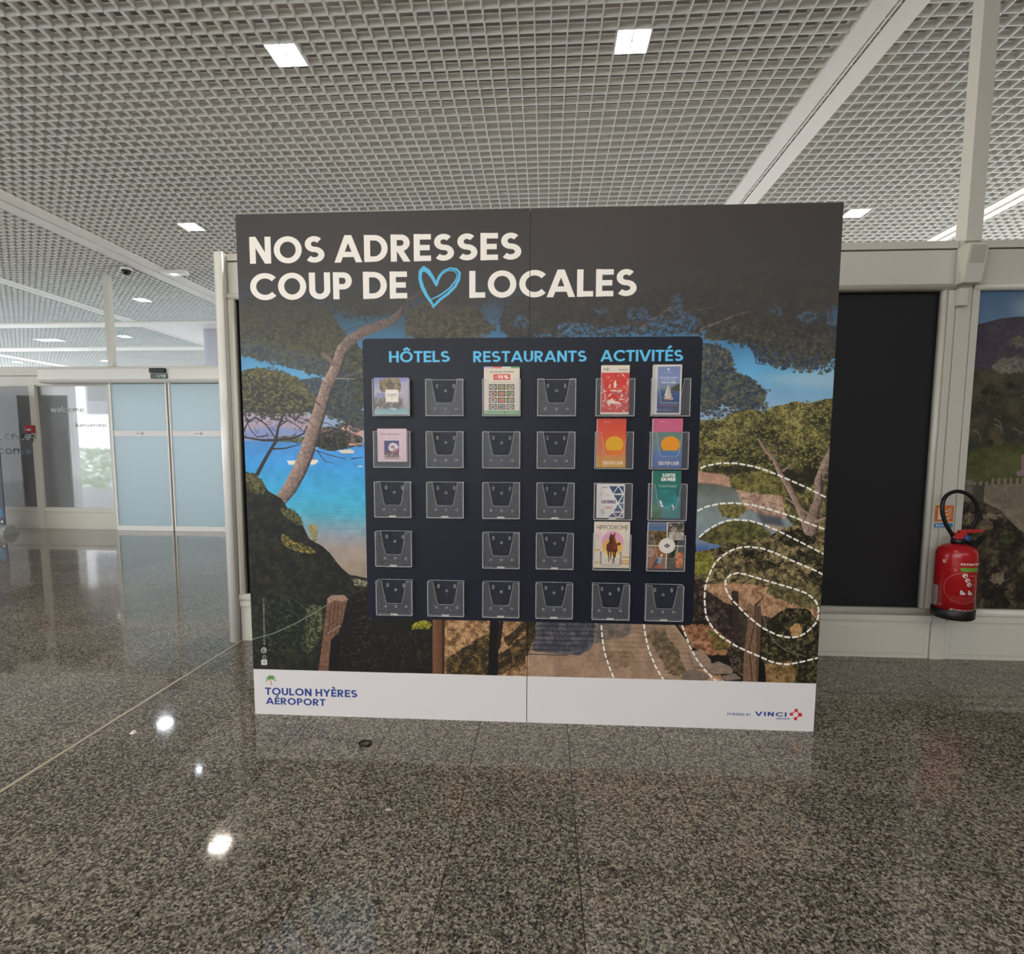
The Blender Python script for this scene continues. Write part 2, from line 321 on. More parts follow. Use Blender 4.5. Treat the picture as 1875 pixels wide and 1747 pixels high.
    # second tree, left
    for w, pts in [(7, [(471, 868), (487, 838), (505, 808), (509, 784), (519, 758)]), (5, [(508, 806), (480, 806), (444, 800)]), (4, [(508, 806), (535, 803), (556, 794), (562, 780)]), (3, [(500, 822), (522, 821), (548, 814)]), (2.5, [(503, 800), (492, 784), (484, 775), (466, 764), (452, 776), (446, 788)]),
                   (2, [(490, 798), (470, 800), (458, 786), (452, 770)]), (2, [(510, 780), (528, 770), (545, 780), (556, 790)]), (2, [(515, 770), (490, 762), (475, 755)]), (1.6, [(530, 805), (545, 812), (556, 812)]), (2.4, [(445, 757), (455, 770), (447, 790)]), (1.6, [(560, 770), (600, 775), (625, 790)]), (3, [(575, 800), (610, 788), (640, 775), (662, 768)]), (1.6, [(600, 765), (618, 752), (622, 785), (640, 795)]), (1.6, [(570, 822), (600, 832), (622, 838), (634, 840)]), (1.5, [(580, 825), (596, 845), (610, 848)]), (2, [(644, 840), (664, 837)]), (1.6, [(610, 795), (640, 810), (664, 815)])]:
        c.stroke(pts, w, (48, 44, 44), w * .5)
    for i in range(70):
        x, y = R.uniform(445, 570), R.uniform(752, 805); a = R.uniform(0, 3.1)
        c.stroke([(x, y), (x + 9 * math.cos(a), y + 6 * math.sin(a))], 1.2, (66, 60, 66), .8, a=.8)
    c.leaf([(436, 690), (448, 676), (480, 674), (520, 682), (548, 697), (566, 712), (580, 735), (574, 752), (548, 757), (500, 756), (460, 752), (440, 748)], (50, 54, 50), (60, 62, 50), (112, 104, 66), edge=7, clump=9, amp=.6, bias=-.1, top=.2)
    c.leaf([(470, 672), (545, 690), (580, 725), (570, 740), (545, 715), (500, 690), (450, 688)], (74, 74, 54), (104, 98, 62), (130, 116, 74), edge=6, clump=6, amp=1.1)
    c.leaf([(548, 695), (585, 690), (600, 710), (585, 750), (570, 735)], (52, 60, 72), (70, 80, 92), (88, 90, 78), edge=7, clump=6, amp=1.3, cov=.53)
    c.needles([(436, 680), (500, 672), (560, 700), (590, 740), (572, 760), (500, 764), (440, 755)], 700, 3.6, [(56, 60, 52), (96, 92, 60), (128, 118, 76), (60, 62, 52)], 5)
    c.needles([(440, 745), (575, 750), (570, 775), (440, 772)], 120, 4, [(52, 54, 52), (64, 64, 60)], 6)
    # foliage between trunk and board
    c.leaf([(606, 688), (640, 676), (664, 690), (668, 790), (640, 780), (620, 768), (596, 760), (586, 740), (600, 715)], (46, 54, 66), (62, 72, 80), (92, 92, 70), edge=8, clump=7, amp=1.45, cov=.52)
    c.leaf([(640, 660), (664, 650), (668, 745), (650, 745), (640, 720)], (46, 50, 50), (66, 66, 52), (104, 98, 66), edge=8, clump=8, amp=1.2)
    c.leaf([(575, 795), (610, 800), (640, 808), (636, 822), (600, 826), (572, 815)], (28, 30, 28), (46, 48, 42), (80, 78, 58), edge=5, clump=6, amp=1.)
    c.needles([(600, 680), (664, 670), (668, 795), (620, 785), (586, 745)], 420, 4.2, [(44, 50, 56), (60, 68, 72), (84, 84, 64)], 7)
    # main trunk
    c.stroke([(514, 915), (530, 895), (548, 862), (562, 828), (572, 795), (583, 760), (600, 705), (616, 672), (626, 640), (640, 624), (668, 606), (695, 596), (717, 588), (735, 572), (748, 552), (764, 540), (790, 520), (812, 505)], [22, 25, 26, 26, 25, 24, 22, 20, 19, 19, 17, 16, 14, 12, 10, 8, 6, 3], (120, 102, 94), lit=(160, 134, 120), dk=(62, 54, 52), bark=.28)
    c.stroke([(590, 648), (600, 655), (612, 668)], 6, (120, 102, 94), 8); c.stroke([(628, 622), (630, 608), (645, 600), (663, 596)], 3, (92, 84, 82), 1.5)
    c.stroke([(736, 575), (742, 552), (738, 530)], 7, (66, 58, 54), 3, a=.8); c.stroke([(754, 550), (742, 556)], 4, (80, 74, 70), 5)
    c.stroke([(630, 690), (664, 680)], 3, (90, 84, 84), 2); c.stroke([(567, 720), (578, 736), (586, 742)], 2.4, (80, 66, 60)); c.stroke([(615, 693), (650, 694)], 2, (150, 140, 130), 1.2)
    # top right band of pine
    for poly in [[(910, 600), (925, 560), (960, 535), (1060, 525), (1180, 535), (1240, 520), (1300, 505), (1420, 500), (1540, 520), (1540, 640), (1515, 652), (1460, 650), (1420, 632), (1360, 615), (1290, 604), (1200, 600), (1100, 604), (1000, 612), (940, 622)]]:
        c.leaf(poly, (48, 45, 42), (58, 55, 48), (78, 72, 60), edge=22, clump=24, amp=.95)
    for (x, y, rx, ry) in [(1168, 575, 22, 14), (1238, 560, 14, 26), (1100, 570, 14, 8), (1050, 600, 40, 9), (1130, 605, 40, 8), (1215, 590, 36, 14), (1260, 588, 24, 16), (1480, 580, 26, 10), (1525, 580, 16, 20), (955, 590, 18, 12), (900, 575, 14, 20), (1420, 570, 14, 9)]:
        q = [(x + rx * math.cos(t), y + ry * math.sin(t)) for t in np.linspace(0, 6.28, 14)]
        c.leaf(q, (62, 96, 130), (70, 112, 152), (84, 128, 168), edge=8, clump=7, amp=1.6, cov=.55, sd=1)
    c.leaf([(1290, 590), (1380, 600), (1460, 620), (1540, 600), (1540, 655), (1490, 668), (1440, 655), (1390, 640), (1340, 624), (1290, 622)], (46, 48, 52), (62, 62, 56), (100, 92, 66), edge=12, clump=10, amp=1.25, cov=.5)
    c.leaf([(1360, 620), (1440, 640), (1500, 650), (1500, 680), (1440, 672), (1390, 665)], (44, 54, 74), (58, 70, 92), (80, 88, 92), edge=8, clump=5, amp=1.6, cov=.62)
    for w, pts in [(5, [(1268, 612), (1290, 600), (1312, 592), (1350, 576), (1375, 570)]), (4, [(1168, 612), (1180, 595), (1200, 582), (1222, 566), (1240, 560)]), (2.5, [(1222, 568), (1260, 572), (1310, 562)]), (2, [(1222, 566), (1232, 550)]), (2, [(1290, 600), (1282, 586)])]: c.stroke(pts, w, (128, 112, 102), w * .5)
    for w, pts in [(6, [(1012, 615), (1022, 585), (1035, 560), (1060, 545)]), (3, [(1020, 590), (1048, 575)]), (2, [(1100, 612), (1150, 590)]), (2, [(1380, 640), (1385, 665), (1402, 668)]), (1.6, [(1420, 640), (1440, 665)]), (1.4, [(1330, 610), (1345, 640)]), (1.5, [(1440, 640), (1470, 668), (1500, 660)])]: c.stroke(pts, w, (58, 50, 50), w * .5)
    c.needles([(920, 545), (1300, 540), (1540, 560), (1540, 665), (1400, 650), (1290, 612), (930, 622)], 1500, 4.6, [(44, 42, 40), (56, 54, 48), (72, 68, 56), (52, 58, 68)], 8)
    c.needles([(1370, 610), (1540, 610), (1540, 672), (1500, 688), (1420, 676)], 420, 4.4, [(48, 50, 54), (62, 64, 62), (92, 86, 64)], 9)
    # dark veil across the top of the print, behind the headline
    b = (0, 0, W, int(H * .30)); g = np.linspace(1, 0, b[3]).astype(np.float32)[:, None] * np.ones((1, W), np.float32)
    nn = c.noise(90)[:b[3]] * .25; c.put(b, np.clip(sstep(0, .75, g + nn * (g - .1)) * .97, 0, 1), (62, 58, 55))
    # right of the board
    c.leaf([(1284, 632), (1310, 626), (1340, 650), (1344, 680), (1378, 692), (1404, 716), (1398, 745), (1365, 752), (1325, 742), (1284, 756)], (44, 54, 76), (64, 72, 78), (104, 102, 80), edge=9, clump=8, amp=1.05, cov=.48)
    c.needles([(1284, 628), (1335, 640), (1350, 682), (1410, 715), (1400, 755), (1284, 765)], 560, 4.2, [(44, 50, 60), (66, 72, 72), (108, 104, 84), (88, 88, 72)], 10)
    for i in range(14):
        x, y = R.uniform(1286, 1380), R.uniform(735, 760); c.stroke([(x, y), (x + R.uniform(10, 25), y + R.uniform(-8, 6))], 1.2, (60, 66, 84), .7)
    c.grad([(1265, 860), (1530, 860), (1530, 1030), (1276, 1030)], [(860, (96, 88, 72)), (885, (92, 94, 84)), (910, (112, 118, 112)), (950, (128, 138, 138)), (990, (120, 132, 140)), (1005, (70, 100, 150)), (1020, (56, 90, 150))], var=.12)
    c.leaf([(1276, 768), (1318, 770), (1334, 760), (1352, 752), (1376, 750), (1398, 754), (1418, 744), (1440, 740), (1455, 734), (1478, 739), (1506, 732), (1532, 728), (1540, 960), (1455, 965), (1400, 900), (1350, 880), (1276, 862)], (46, 44, 32), (98, 92, 54), (150, 140, 82), edge=5, clump=16, amp=.5, fine=3, top=.06)
    c.leaf([(1470, 760), (1500, 756), (1532, 770), (1532, 800), (1500, 790)], (36, 38, 30), (54, 54, 38), (84, 82, 50), edge=8, clump=14, amp=.9)
    for (x, y, rx, ry) in [(1340, 828, 50, 7), (1300, 800, 20, 6), (1400, 795, 36, 8), (1380, 842, 60, 9), (1460, 830, 34, 8), (1320, 778, 26, 4), (1350, 860, 50, 8), (1450, 880, 44, 22), (1490, 850, 20, 30), (1430, 810, 20, 6)]:
        q = [(x + rx * math.cos(t), y + ry * math.sin(t)) for t in np.linspace(0, 6.28, 14)]
        c.leaf(q, (34, 34, 26), (48, 46, 32), (72, 68, 42), edge=8, clump=12, amp=1.2, cov=.5)
    c.fill([(1276, 862), (1300, 866), (1326, 868), (1345, 880), (1338, 892), (1310, 886), (1276, 884)], (172, 134, 112), 1, soft=2, var=.16)
    c.leaf([(1345, 888), (1380, 884), (1430, 900), (1440, 950), (1400, 948), (1362, 928), (1350, 905)], (132, 104, 90), (170, 138, 118), (192, 162, 140), edge=5, clump=10, amp=.6)
    for i in range(24):
        x, y = R.uniform(1350, 1425), R.uniform(890, 940); a = R.uniform(-.6, .8)
        c.stroke([(x, y), (x + 24 * math.cos(a), y + 16 * math.sin(a))], 1.6, (110, 92, 80) if i % 2 else (176, 150, 132), .8)
    c.fill([(1385, 940), (1430, 946), (1438, 972), (1400, 968)], (62, 66, 74), .8, soft=6); c.fill([(1400, 958), (1436, 964), (1430, 975), (1405, 970)], (160, 138, 120), .9, soft=3)
    c.leaf([(1334, 878), (1350, 868), (1385, 862), (1420, 870), (1445, 890), (1440, 908), (1400, 905), (1365, 900), (1340, 895)], (62, 58, 36), (104, 98, 54), (136, 126, 72), edge=6, clump=9, amp=.9)
    c.leaf([(1314, 926), (1336, 920), (1362, 922), (1368, 935), (1350, 950), (1322, 946)], (66, 62, 38), (108, 100, 58), (138, 126, 76), edge=6, clump=8, amp=.9)
    c.leaf([(1276, 985), (1306, 966), (1340, 952), (1380, 955), (1412, 975), (1412, 1002), (1340, 1004), (1296, 994)], (52, 52, 34), (92, 88, 48), (122, 112, 64), edge=7, clump=11, amp=.8)
    c.needles([(1276, 770), (1340, 758), (1460, 736), (1532, 730), (1536, 860), (1400, 850), (1276, 850)], 1500, 3., [(58, 56, 36), (120, 112, 66), (150, 140, 84), (84, 80, 48)], 11, 9)
    # lower right thicket
    c.fill([(1255, 1020), (1540, 1020), (1540, 1260), (1255, 1260)], (60, 50, 40), var=.3)
    c.leaf([(1262, 1012), (1320, 1002), (1400, 985), (1440, 965), (1540, 950), (1540, 1130), (1400, 1110), (1262, 1075)], (34, 30, 24), (98, 86, 58), (156, 138, 96), edge=6, clump=10, amp=.5, fine=2.6)
    c.leaf([(1262, 1012), (1300, 1010), (1312, 1030), (1300, 1050), (1262, 1052)], (84, 84, 34), (118, 114, 50), (150, 140, 66), edge=6, clump=8, amp=.8)
    for (x, y, rx, ry) in [(1460, 985, 36, 16), (1480, 1020, 30, 14), (1380, 1015, 22, 9), (1400, 1035, 26, 8), (1500, 1060, 16, 30), (1340, 1000, 14, 6)]:
        q = [(x + rx * math.cos(t), y + ry * math.sin(t)) for t in np.linspace(0, 6.28, 14)]
        c.leaf(q, (26, 24, 18), (42, 38, 26), (96, 86, 62), edge=8, clump=9, amp=1.1)
    c.leaf([(1282, 1072), (1320, 1066), (1390, 1072), (1450, 1085), (1500, 1100), (1500, 1140), (1440, 1145), (1380, 1120), (1330, 1112), (1290, 1090)], (120, 88, 66), (160, 122, 92), (186, 150, 118), edge=7, clump=12, amp=.8)
    c.leaf([(1262, 1050), (1300, 1085), (1330, 1105), (1350, 1110), (1362, 1180), (1340, 1190), (1300, 1160), (1262, 1150)], (30, 24, 22), (50, 40, 36), (92, 76, 66), edge=6, clump=8, amp=.7)
    c.leaf([(1430, 1060), (1500, 1070), (1506, 1120), (1460, 1110), (1400, 1085)], (60, 56, 38), (96, 88, 56), (128, 114, 76), edge=9, clump=9, amp=1.2)
    c.leaf([(1415, 1130), (1440, 1112), (1480, 1115), (1500, 1140), (1505, 1250), (1392, 1250), (1390, 1150)], (24, 22, 17), (42, 40, 26), (104, 94, 62), edge=8, clump=9, amp=.7)
    c.leaf([(1400, 1215), (1450, 1208), (1460, 1250), (1400, 1250)], (80, 62, 38), (120, 94, 58), (150, 120, 76), edge=8, clump=9, amp=.9)
    c.leaf([(1445, 1150), (1458, 1140), (1470, 1150), (1466, 1166), (1450, 1168)], (130, 100, 66), (160, 124, 82), (180, 146, 100), edge=4, clump=6, amp=.7)
    # trunks right
    c.stroke([(1389, 804), (1400, 822), (1418, 842), (1428, 866), (1444, 890), (1458, 918), (1470, 945), (1480, 968)], [4, 6, 8, 9, 11, 12, 14, 16], (128, 106, 92), lit=(164, 138, 122), dk=(72, 60, 52), bark=.2)
    c.stroke([(1526, 822), (1512, 850), (1500, 880), (1499, 912), (1490, 940), (1484, 968)], [14, 18, 18, 16, 20, 28], (126, 106, 94), lit=(150, 128, 114), dk=(70, 60, 54), bark=.3)
    c.stroke([(1434, 862), (1446, 852)], 4, (150, 126, 110), 2); c.stroke([(1440, 912), (1462, 928), (1478, 940)], 3, (140, 118, 102), 4); c.stroke([(1494, 955), (1512, 948)], 6, (150, 124, 108), 4); c.stroke([(1504, 870), (1503, 905)], 2, (60, 52, 48)); c.stroke([(1503, 866), (1520, 865)], 2, (130, 118, 108)); c.stroke([(1506, 878), (1519, 879)], 2, (140, 128, 118))
    # ground under the board
    c.fill([(655, 1132), (1290, 1138), (1380, 1260), (655, 1240)], (26, 23, 18))
    c.leaf([(800, 1128), (965, 1128), (975, 1250), (800, 1245)], (92, 66, 44), (150, 114, 78), (188, 150, 108), edge=4, clump=14, amp=.5)
    c.leaf([(818, 1205), (850, 1185), (880, 1165), (900, 1160), (905, 1245), (815, 1240)], (34, 27, 18), (66, 52, 30), (120, 98, 56), edge=8, clump=12, amp=.9)
    c.leaf([(925, 1190), (950, 1170), (980, 1150), (978, 1210), (940, 1222), (910, 1240), (905, 1200)], (28, 24, 16), (62, 48, 30), (120, 94, 60), edge=8, clump=10, amp=.9)
    c.leaf([(920, 1168), (935, 1160), (962, 1135), (975, 1140), (950, 1165), (930, 1185)], (40, 30, 22), (60, 46, 30), (90, 70, 44), edge=5, clump=8, amp=.9)
    c.leaf([(962, 1200), (1000, 1195), (1250, 1190), (1300, 1210), (1330, 1250), (962, 1248)], (120, 90, 66), (160, 124, 94), (186, 150, 118), edge=5, clump=26, amp=.3, fine=7)
    c.fill([(982, 1138), (1236, 1144), (1262, 1180), (1280, 1215), (1300, 1250), (968, 1240), (968, 1195)], (146, 120, 98), 1, var=.16, cell=30)
    c.leaf([(982, 1138), (1090, 1140), (1085, 1185), (1062, 1200), (1010, 1195), (975, 1192)], (58, 58, 64), (72, 72, 78), (92, 90, 92), edge=7, clump=18, amp=.4, fine=8)
    c.leaf([(1090, 1140), (1160, 1140), (1150, 1165), (1110, 1172), (1085, 1180)], (78, 72, 68), (100, 90, 82), (126, 110, 96), edge=10, clump=16, amp=.9)
    c.leaf([(1180, 1160), (1215, 1150), (1240, 1190), (1260, 1240), (1225, 1235), (1205, 1195)], (70, 62, 44), (100, 84, 62), (130, 106, 80), edge=12, clump=12, amp=1.)
    c.leaf([(1090, 1195), (1150, 1190), (1170, 1215), (1120, 1225)], (104, 86, 68), (130, 106, 84), (150, 122, 98), edge=12, clump=14, amp=1.)
    for y in range(7): c.stroke([(982 - y * 2.2, 1146 + y * 8.6), (1092 - y * (2 if y < 4 else 9), 1148 + y * 8.6)], 1.6, (34, 32, 36), a=.85)
    for y in range(8): c.stroke([(1095, 1148 + y * 8.8), (1238 + y * 5, 1152 + y * 9)], 1.2, (96, 80, 68), a=.6)
    c.leaf([(964, 1140), (978, 1138), (982, 1160), (972, 1185), (963, 1190)], (26, 22, 14), (50, 42, 24), (84, 70, 40), edge=5, clump=6, amp=1.)
    c.leaf([(1240, 1142), (1300, 1144), (1340, 1175), (1330, 1200), (1300, 1200), (1268, 1185)], (92, 60, 42), (140, 98, 70), (168, 126, 92), edge=7, clump=10, amp=.8)
    c.leaf([(1295, 1150), (1325, 1165), (1340, 1190), (1310, 1190)], (66, 56, 30), (100, 88, 46), (130, 110, 66), edge=6, clump=8, amp=1.)
    for pl, cc in [([(1262, 1195), (1285, 1190), (1302, 1210), (1300, 1225), (1270, 1222)], (140, 118, 98)), ([(1290, 1222), (1315, 1212), (1345, 1225), (1340, 1235), (1305, 1236)], (128, 110, 94)), ([(1250, 1232), (1270, 1226), (1300, 1238), (1290, 1246), (1250, 1246)], (110, 96, 82)), ([(1320, 1240), (1345, 1234), (1358, 1244), (1330, 1248)], (120, 106, 92))]:
        c.fill(pl, (50, 42, 36), .9, soft=3); c.fill([(x, y - 1.5) for x, y in pl], cc, 1, soft=1, var=.2, cell=6)
    c.leaf([(1330, 1185), (1368, 1195), (1362, 1240), (1340, 1225)], (26, 22, 18), (60, 50, 40), (110, 94, 76), edge=5, clump=6, amp=.9)
    c.leaf([(752, 1160), (756, 1142), (770, 1136), (790, 1138), (788, 1150), (768, 1160)], (84, 82, 24), (124, 122, 34), (160, 154, 56), edge=5, clump=6, amp=.8)
    c.leaf([(660, 1165), (780, 1150), (790, 1230), (700, 1235), (660, 1225)], (20, 18, 14), (32, 29, 20), (70, 62, 44), edge=8, clump=8, amp=.7, bias=-.12)
    c.stroke([(803, 1128), (803, 1190), (803, 1246)], 22, (96, 64, 44), lit=(112, 76, 54), dk=(44, 30, 22), bark=.14)
    c.stroke([(906, 1128), (902, 1246)], 17, (18, 14, 12), 18); c.stroke([(918, 1140), (912, 1185)], 7, (34, 24, 20), 8)
    # bush, lower left
    c.leaf([(434, 868), (446, 862), (464, 868), (478, 882), (492, 900), (514, 912), (526, 930), (546, 942), (556, 966), (566, 986), (590, 1000), (606, 1015), (620, 1035), (640, 1052), (680, 1060), (680, 1240), (455, 1240), (440, 1000)], (22, 23, 19), (30, 31, 25), (48, 48, 34), edge=5, clump=14, amp=.4)
    c.leaf([(640, 1058), (680, 1064), (680, 1076), (650, 1072)], (60, 60, 48), (120, 114, 92), (165, 155, 130), edge=3, clump=6, amp=1.4, cov=.6)
    c.leaf([(444, 866), (466, 866), (482, 882), (488, 905), (466, 905), (448, 890)], (40, 42, 30), (76, 74, 42), (110, 104, 62), edge=6, clump=7, amp=1.)
    c.leaf([(510, 928), (535, 932), (552, 948), (556, 965), (540, 960), (520, 945)], (40, 44, 34), (76, 78, 48), (110, 108, 66), edge=5, clump=6, amp=1.2)
    c.leaf([(564, 965), (574, 958), (582, 965), (580, 992), (572, 990)], (110, 106, 70), (140, 132, 88), (160, 150, 104), edge=4, clump=6, amp=1.1)
    c.leaf([(512, 980), (524, 978), (535, 990), (552, 995), (575, 1005), (580, 1015), (545, 1010), (520, 1000)], (50, 46, 26), (96, 88, 44), (160, 140, 70), edge=5, clump=6, amp=1.2)
    c.leaf([(540, 1120), (570, 1105), (592, 1110), (588, 1165), (570, 1195), (545, 1190), (540, 1160)], (26, 28, 20), (60, 64, 42), (104, 108, 74), edge=7, clump=7, amp=1.1)
    c.leaf([(470, 1090), (560, 1090), (560, 1190), (480, 1200)], (22, 23, 18), (34, 38, 28), (72, 76, 56), edge=8, clump=8, amp=.8, bias=-.06)
    c.leaf([(640, 1090), (680, 1080), (680, 1230), (618, 1232), (622, 1150)], (16, 15, 13), (24, 22, 19), (72, 66, 58), edge=6, clump=7, amp=.7, bias=-.1)
    for i in range(9): c.stroke([(640 + R.uniform(0, 14), 1085 + i * 16), (676, 1082 + i * 16 + R.uniform(-4, 4))], 2, (80, 60, 48), 1, a=.5)
    c.stroke([(610, 1170), (606, 1230)], 26, (14, 12, 11), 30)
    c.fill([(599, 1096), (606, 1090), (628, 1090), (637, 1097), (633, 1110), (627, 1140), (618, 1160), (606, 1172), (601, 1230), (583, 1228), (591, 1165), (596, 1125)], (108, 78, 62), var=.3, cell=7)
    c.fill([(599, 1097), (607, 1090), (630, 1089), (638, 1098), (628, 1101), (612, 1099), (602, 1106)], (150, 122, 106), var=.2, cell=5)
    for x in (606, 613, 620, 627): c.stroke([(x, 1104), (x - 4, 1150), (x - 8, 1165)], 1.4, (60, 40, 32), a=.8)
    c.stroke([(460, 1171), (500, 1160), (540, 1142), (575, 1122), (600, 1107)], 1.8, (112, 122, 104)); c.stroke([(600, 1160), (618, 1148), (624, 1146)], 2, (140, 120, 104))
    # posts right
    c.fill([(1339, 1084), (1343, 1081), (1352, 1083), (1353, 1130), (1350, 1165), (1344, 1168)], (52, 42, 35), var=.2, cell=6)
    c.fill([(1368, 1108), (1373, 1104), (1380, 1110), (1392, 1108), (1394, 1135), (1391, 1180), (1388, 1252), (1360, 1250), (1363, 1190), (1369, 1140)], (112, 86, 66), var=.22, cell=8)
    c.fill([(1385, 1112), (1393, 1108), (1394, 1135), (1390, 1252), (1384, 1252)], (78, 58, 46), .8); c.stroke([(1384, 1110), (1380, 1150), (1372, 1185), (1377, 1248)], 1.6, (48, 34, 28)); c.stroke([(1383, 1108), (1392, 1100), (1400, 1090)], 4, (62, 48, 40), 1.5); c.fill([(1390, 1200), (1400, 1215), (1403, 1252), (1388, 1252)], (20, 17, 14))
    c.stroke([(1397, 1125), (1403, 1150), (1418, 1175), (1440, 1192), (1476, 1202)], 1.6, (112, 102, 92))
    # dashed white contour lines
    D = lambda pts, w=3.5: c.dash(pts, w, 8.3, 6.2)
    D([(1284, 857), (1292, 853), (1318, 848), (1347, 848), (1375, 853), (1400, 860), (1427, 870.6), (1452.6, 882), (1478, 893), (1503, 906), (1516, 912)])
    D([(1278, 935), (1292, 928), (1318, 922), (1345, 921), (1375, 924), (1400, 930), (1427, 938), (1454.6, 947), (1480, 958), (1510, 969)])
    D([(1281, 983), (1293, 972), (1305, 964.6), (1317, 958), (1331, 953.5), (1344.6, 951.6), (1372, 953), (1398, 960.7), (1423, 971), (1446.8, 983), (1469, 994), (1491, 1005.5), (1508, 1014)])
    D([(1507, 1052), (1494, 1045), (1468.7, 1034), (1446, 1024.7), (1421, 1013), (1394.5, 1003.7), (1370, 1001), (1355, 1002.5), (1341, 1006.6), (1328.6, 1013.4), (1318, 1021.6), (1309, 1031), (1303, 1042), (1297.7, 1054.6), (1293, 1067), (1290.5, 1079), (1290, 1092.7), (1290.5, 1106), (1291.5, 1118.5), (1294, 1131), (1300, 1142), (1307, 1152), (1316, 1162), (1325.5, 1169), (1337, 1176), (1348, 1183), (1372, 1194), (1397.6, 1205), (1411, 1211), (1426.5, 1215), (1442, 1216.4), (1456, 1214), (1471, 1211), (1499, 1204)])
    D([(1352, 1049), (1338, 1051.5), (1328.6, 1062), (1328, 1076), (1333.8, 1088.6), (1341, 1099), (1350, 1108), (1367.8, 1126.7), (1388.4, 1143.6), (1398.7, 1151), (1411, 1157), (1423.4, 1162.8), (1436.8, 1166), (1451, 1167.3), (1463.6, 1165), (1475, 1159), (1485, 1150.4), (1493.5, 1141), (1498.6, 1128.8), (1499, 1114), (1494.5, 1102), (1486, 1092.7), (1475, 1085.5), (1462.5, 1080.8), (1438, 1073), (1413, 1066), (1389, 1059), (1364.7, 1051.5), (1352, 1049)])
    for q in ([(1101, 1146), (1103, 1170), (1107, 1195), (1115, 1220), (1126, 1246)], [(1179, 1144), (1182, 1165), (1188, 1190), (1200, 1220), (1218, 1250)], [(1249, 1146), (1256, 1165), (1264, 1185), (1276, 1208), (1292, 1228), (1316, 1252)]): c.dash(q, 3.1, 6.8, 6.)
    # board
    r = 7
    uvc = [(661.5, 618.5), (1289.5, 614.5), (1272.5, 1144.5), (670, 1136)]
    uv = [rect_uv(*q) for q in uvc]; x0 = .553 * ppm; x1 = 2.028 * ppm; y0 = (PH - 1.739) * ppm; y1 = (PH - .478) * ppm; rr = .02 * ppm
    pl = [(x1 - rr + rr * math.cos(t), y1 - rr + rr * math.sin(t)) for t in np.linspace(0, 1.57, 6)] + [(x0 + rr + rr * math.cos(t), y1 - rr + rr * math.sin(t)) for t in np.linspace(1.57, 3.14, 6)] + [(x0 + rr + rr * math.cos(t), y0 + rr + rr * math.sin(t)) for t in np.linspace(3.14, 4.71, 6)] + [(x1 - rr + rr * math.cos(t), y0 + rr + rr * math.sin(t)) for t in np.linspace(4.71, 6.28, 6)]
    T0 = c.T; c.T = lambda p: p
    c.fill(pl, (20, 23, 35)); c.T = T0
    for x in (787, 835): c.ell(x, 1032, 1.6, 1.8, (52, 54, 66)); c.ell(x, 1032, .8, .9, (14, 15, 22))
    # white foot band
    c.fill([(440, 1224), (464, 1224.6), (660, 1230), (966, 1238), (1280, 1245.5), (1520, 1252), (1520, 1400), (440, 1400)], (206, 202, 200))
    # lettering, set square on the face
    def tx(s, x0, yt, x1, yb, col, slope=0., **k):
        a, b2, t_ = rect_uv(x0, yb), rect_uv(x1, yb + slope * (x1 - x0)), rect_uv(x0, yt)
        zb = (a[1] + b2[1]) / 2; T1 = c.T; c.T = lambda p: p
        c.text(s, a[0] * ppm, (PH - zb - (t_[1] - a[1])) * ppm, b2[0] * ppm, (PH - zb) * ppm, col, **k); c.T = T1
    WH = (232, 226, 216); CY = (92, 184, 224); NB = (44, 62, 128)
    tx('NOS ADRESSES', 457.7, 433.5, 954.5, 482, WH, w=.205, gap=.095, space=.26, slope=-.0118)
    tx('COUP DE', 458.7, 500.7, 745.4, 549.3, WH, w=.205, gap=.09, space=.27, slope=-.0098)
    tx('LOCALES', 859.2, 496, 1165.4, 545, WH, w=.205, gap=.09, space=.26, slope=-.0085)
    tx('HÔTELS', 712.3, 643, 823.7, 663.3, CY, w=.19, gap=.08, slope=-.003)
    tx('RESTAURANTS', 866.4, 643, 1074, 663, CY, w=.19, gap=.085, slope=-.004)
    tx('ACTIVITÉS', 1099.8, 641, 1250.6, 661.6, CY, w=.19, gap=.08, slope=-.0035)
    tx('TOULON HYÈRES', 486, 1259.8, 654.2, 1272.8, NB, w=.19, gap=.12, space=.32, slope=.018)
    tx('AÉROPORT', 487.5, 1277.6, 595.8, 1289.6, NB, w=.19, gap=.12, slope=.018)
    # heart
    hb = (86, 178, 216)
    c.stroke([(799, 522), (792, 508), (784, 497), (776, 492), (770, 497), (769, 510), (773, 525), (781, 541), (790, 554), (794, 561)], [5, 6, 8, 9, 7, 6, 7, 6, 5, 3], hb)
    c.stroke([(793, 562), (806, 548), (820, 538), (833, 525), (840, 512), (842, 500), (836, 493), (824, 491), (812, 496), (804, 506), (800, 518)], [4, 5, 5, 5, 5, 4, 4, 3, 3, 4, 6], hb)
    c.stroke([(790, 548), (805, 541), (822, 529), (834, 514), (838, 503), (832, 496), (820, 495), (809, 502), (802, 514)], [2, 3, 3, 3, 2, 2, 2, 2, 3], hb)
    # palm emblem
    for a in (-160, -125, -95, -60, -25, 20, 160): c.stroke([(496, 1242), (496 + 5.5 * math.cos(math.radians(a)), 1242 + 5 * math.sin(math.radians(a))), (496 + 10 * math.cos(math.radians(a)), 1243 + 8 * math.sin(math.radians(a)) + 2)], 3.2, (84, 132, 70), 1)
    c.stroke([(496, 1243), (495.5, 1248), (497, 1253.5)], 2, (190, 150, 120), 3)
    # partner logo
    tx('POWERED BY', 1331.7, 1305.3, 1374, 1309.6, (70, 84, 130), w=.2, gap=.3, space=.5, slope=.014)
    tx('VINCI', 1382.6, 1303.4, 1439.9, 1310.9, (40, 60, 124), w=.2, gap=.22, slope=.008)
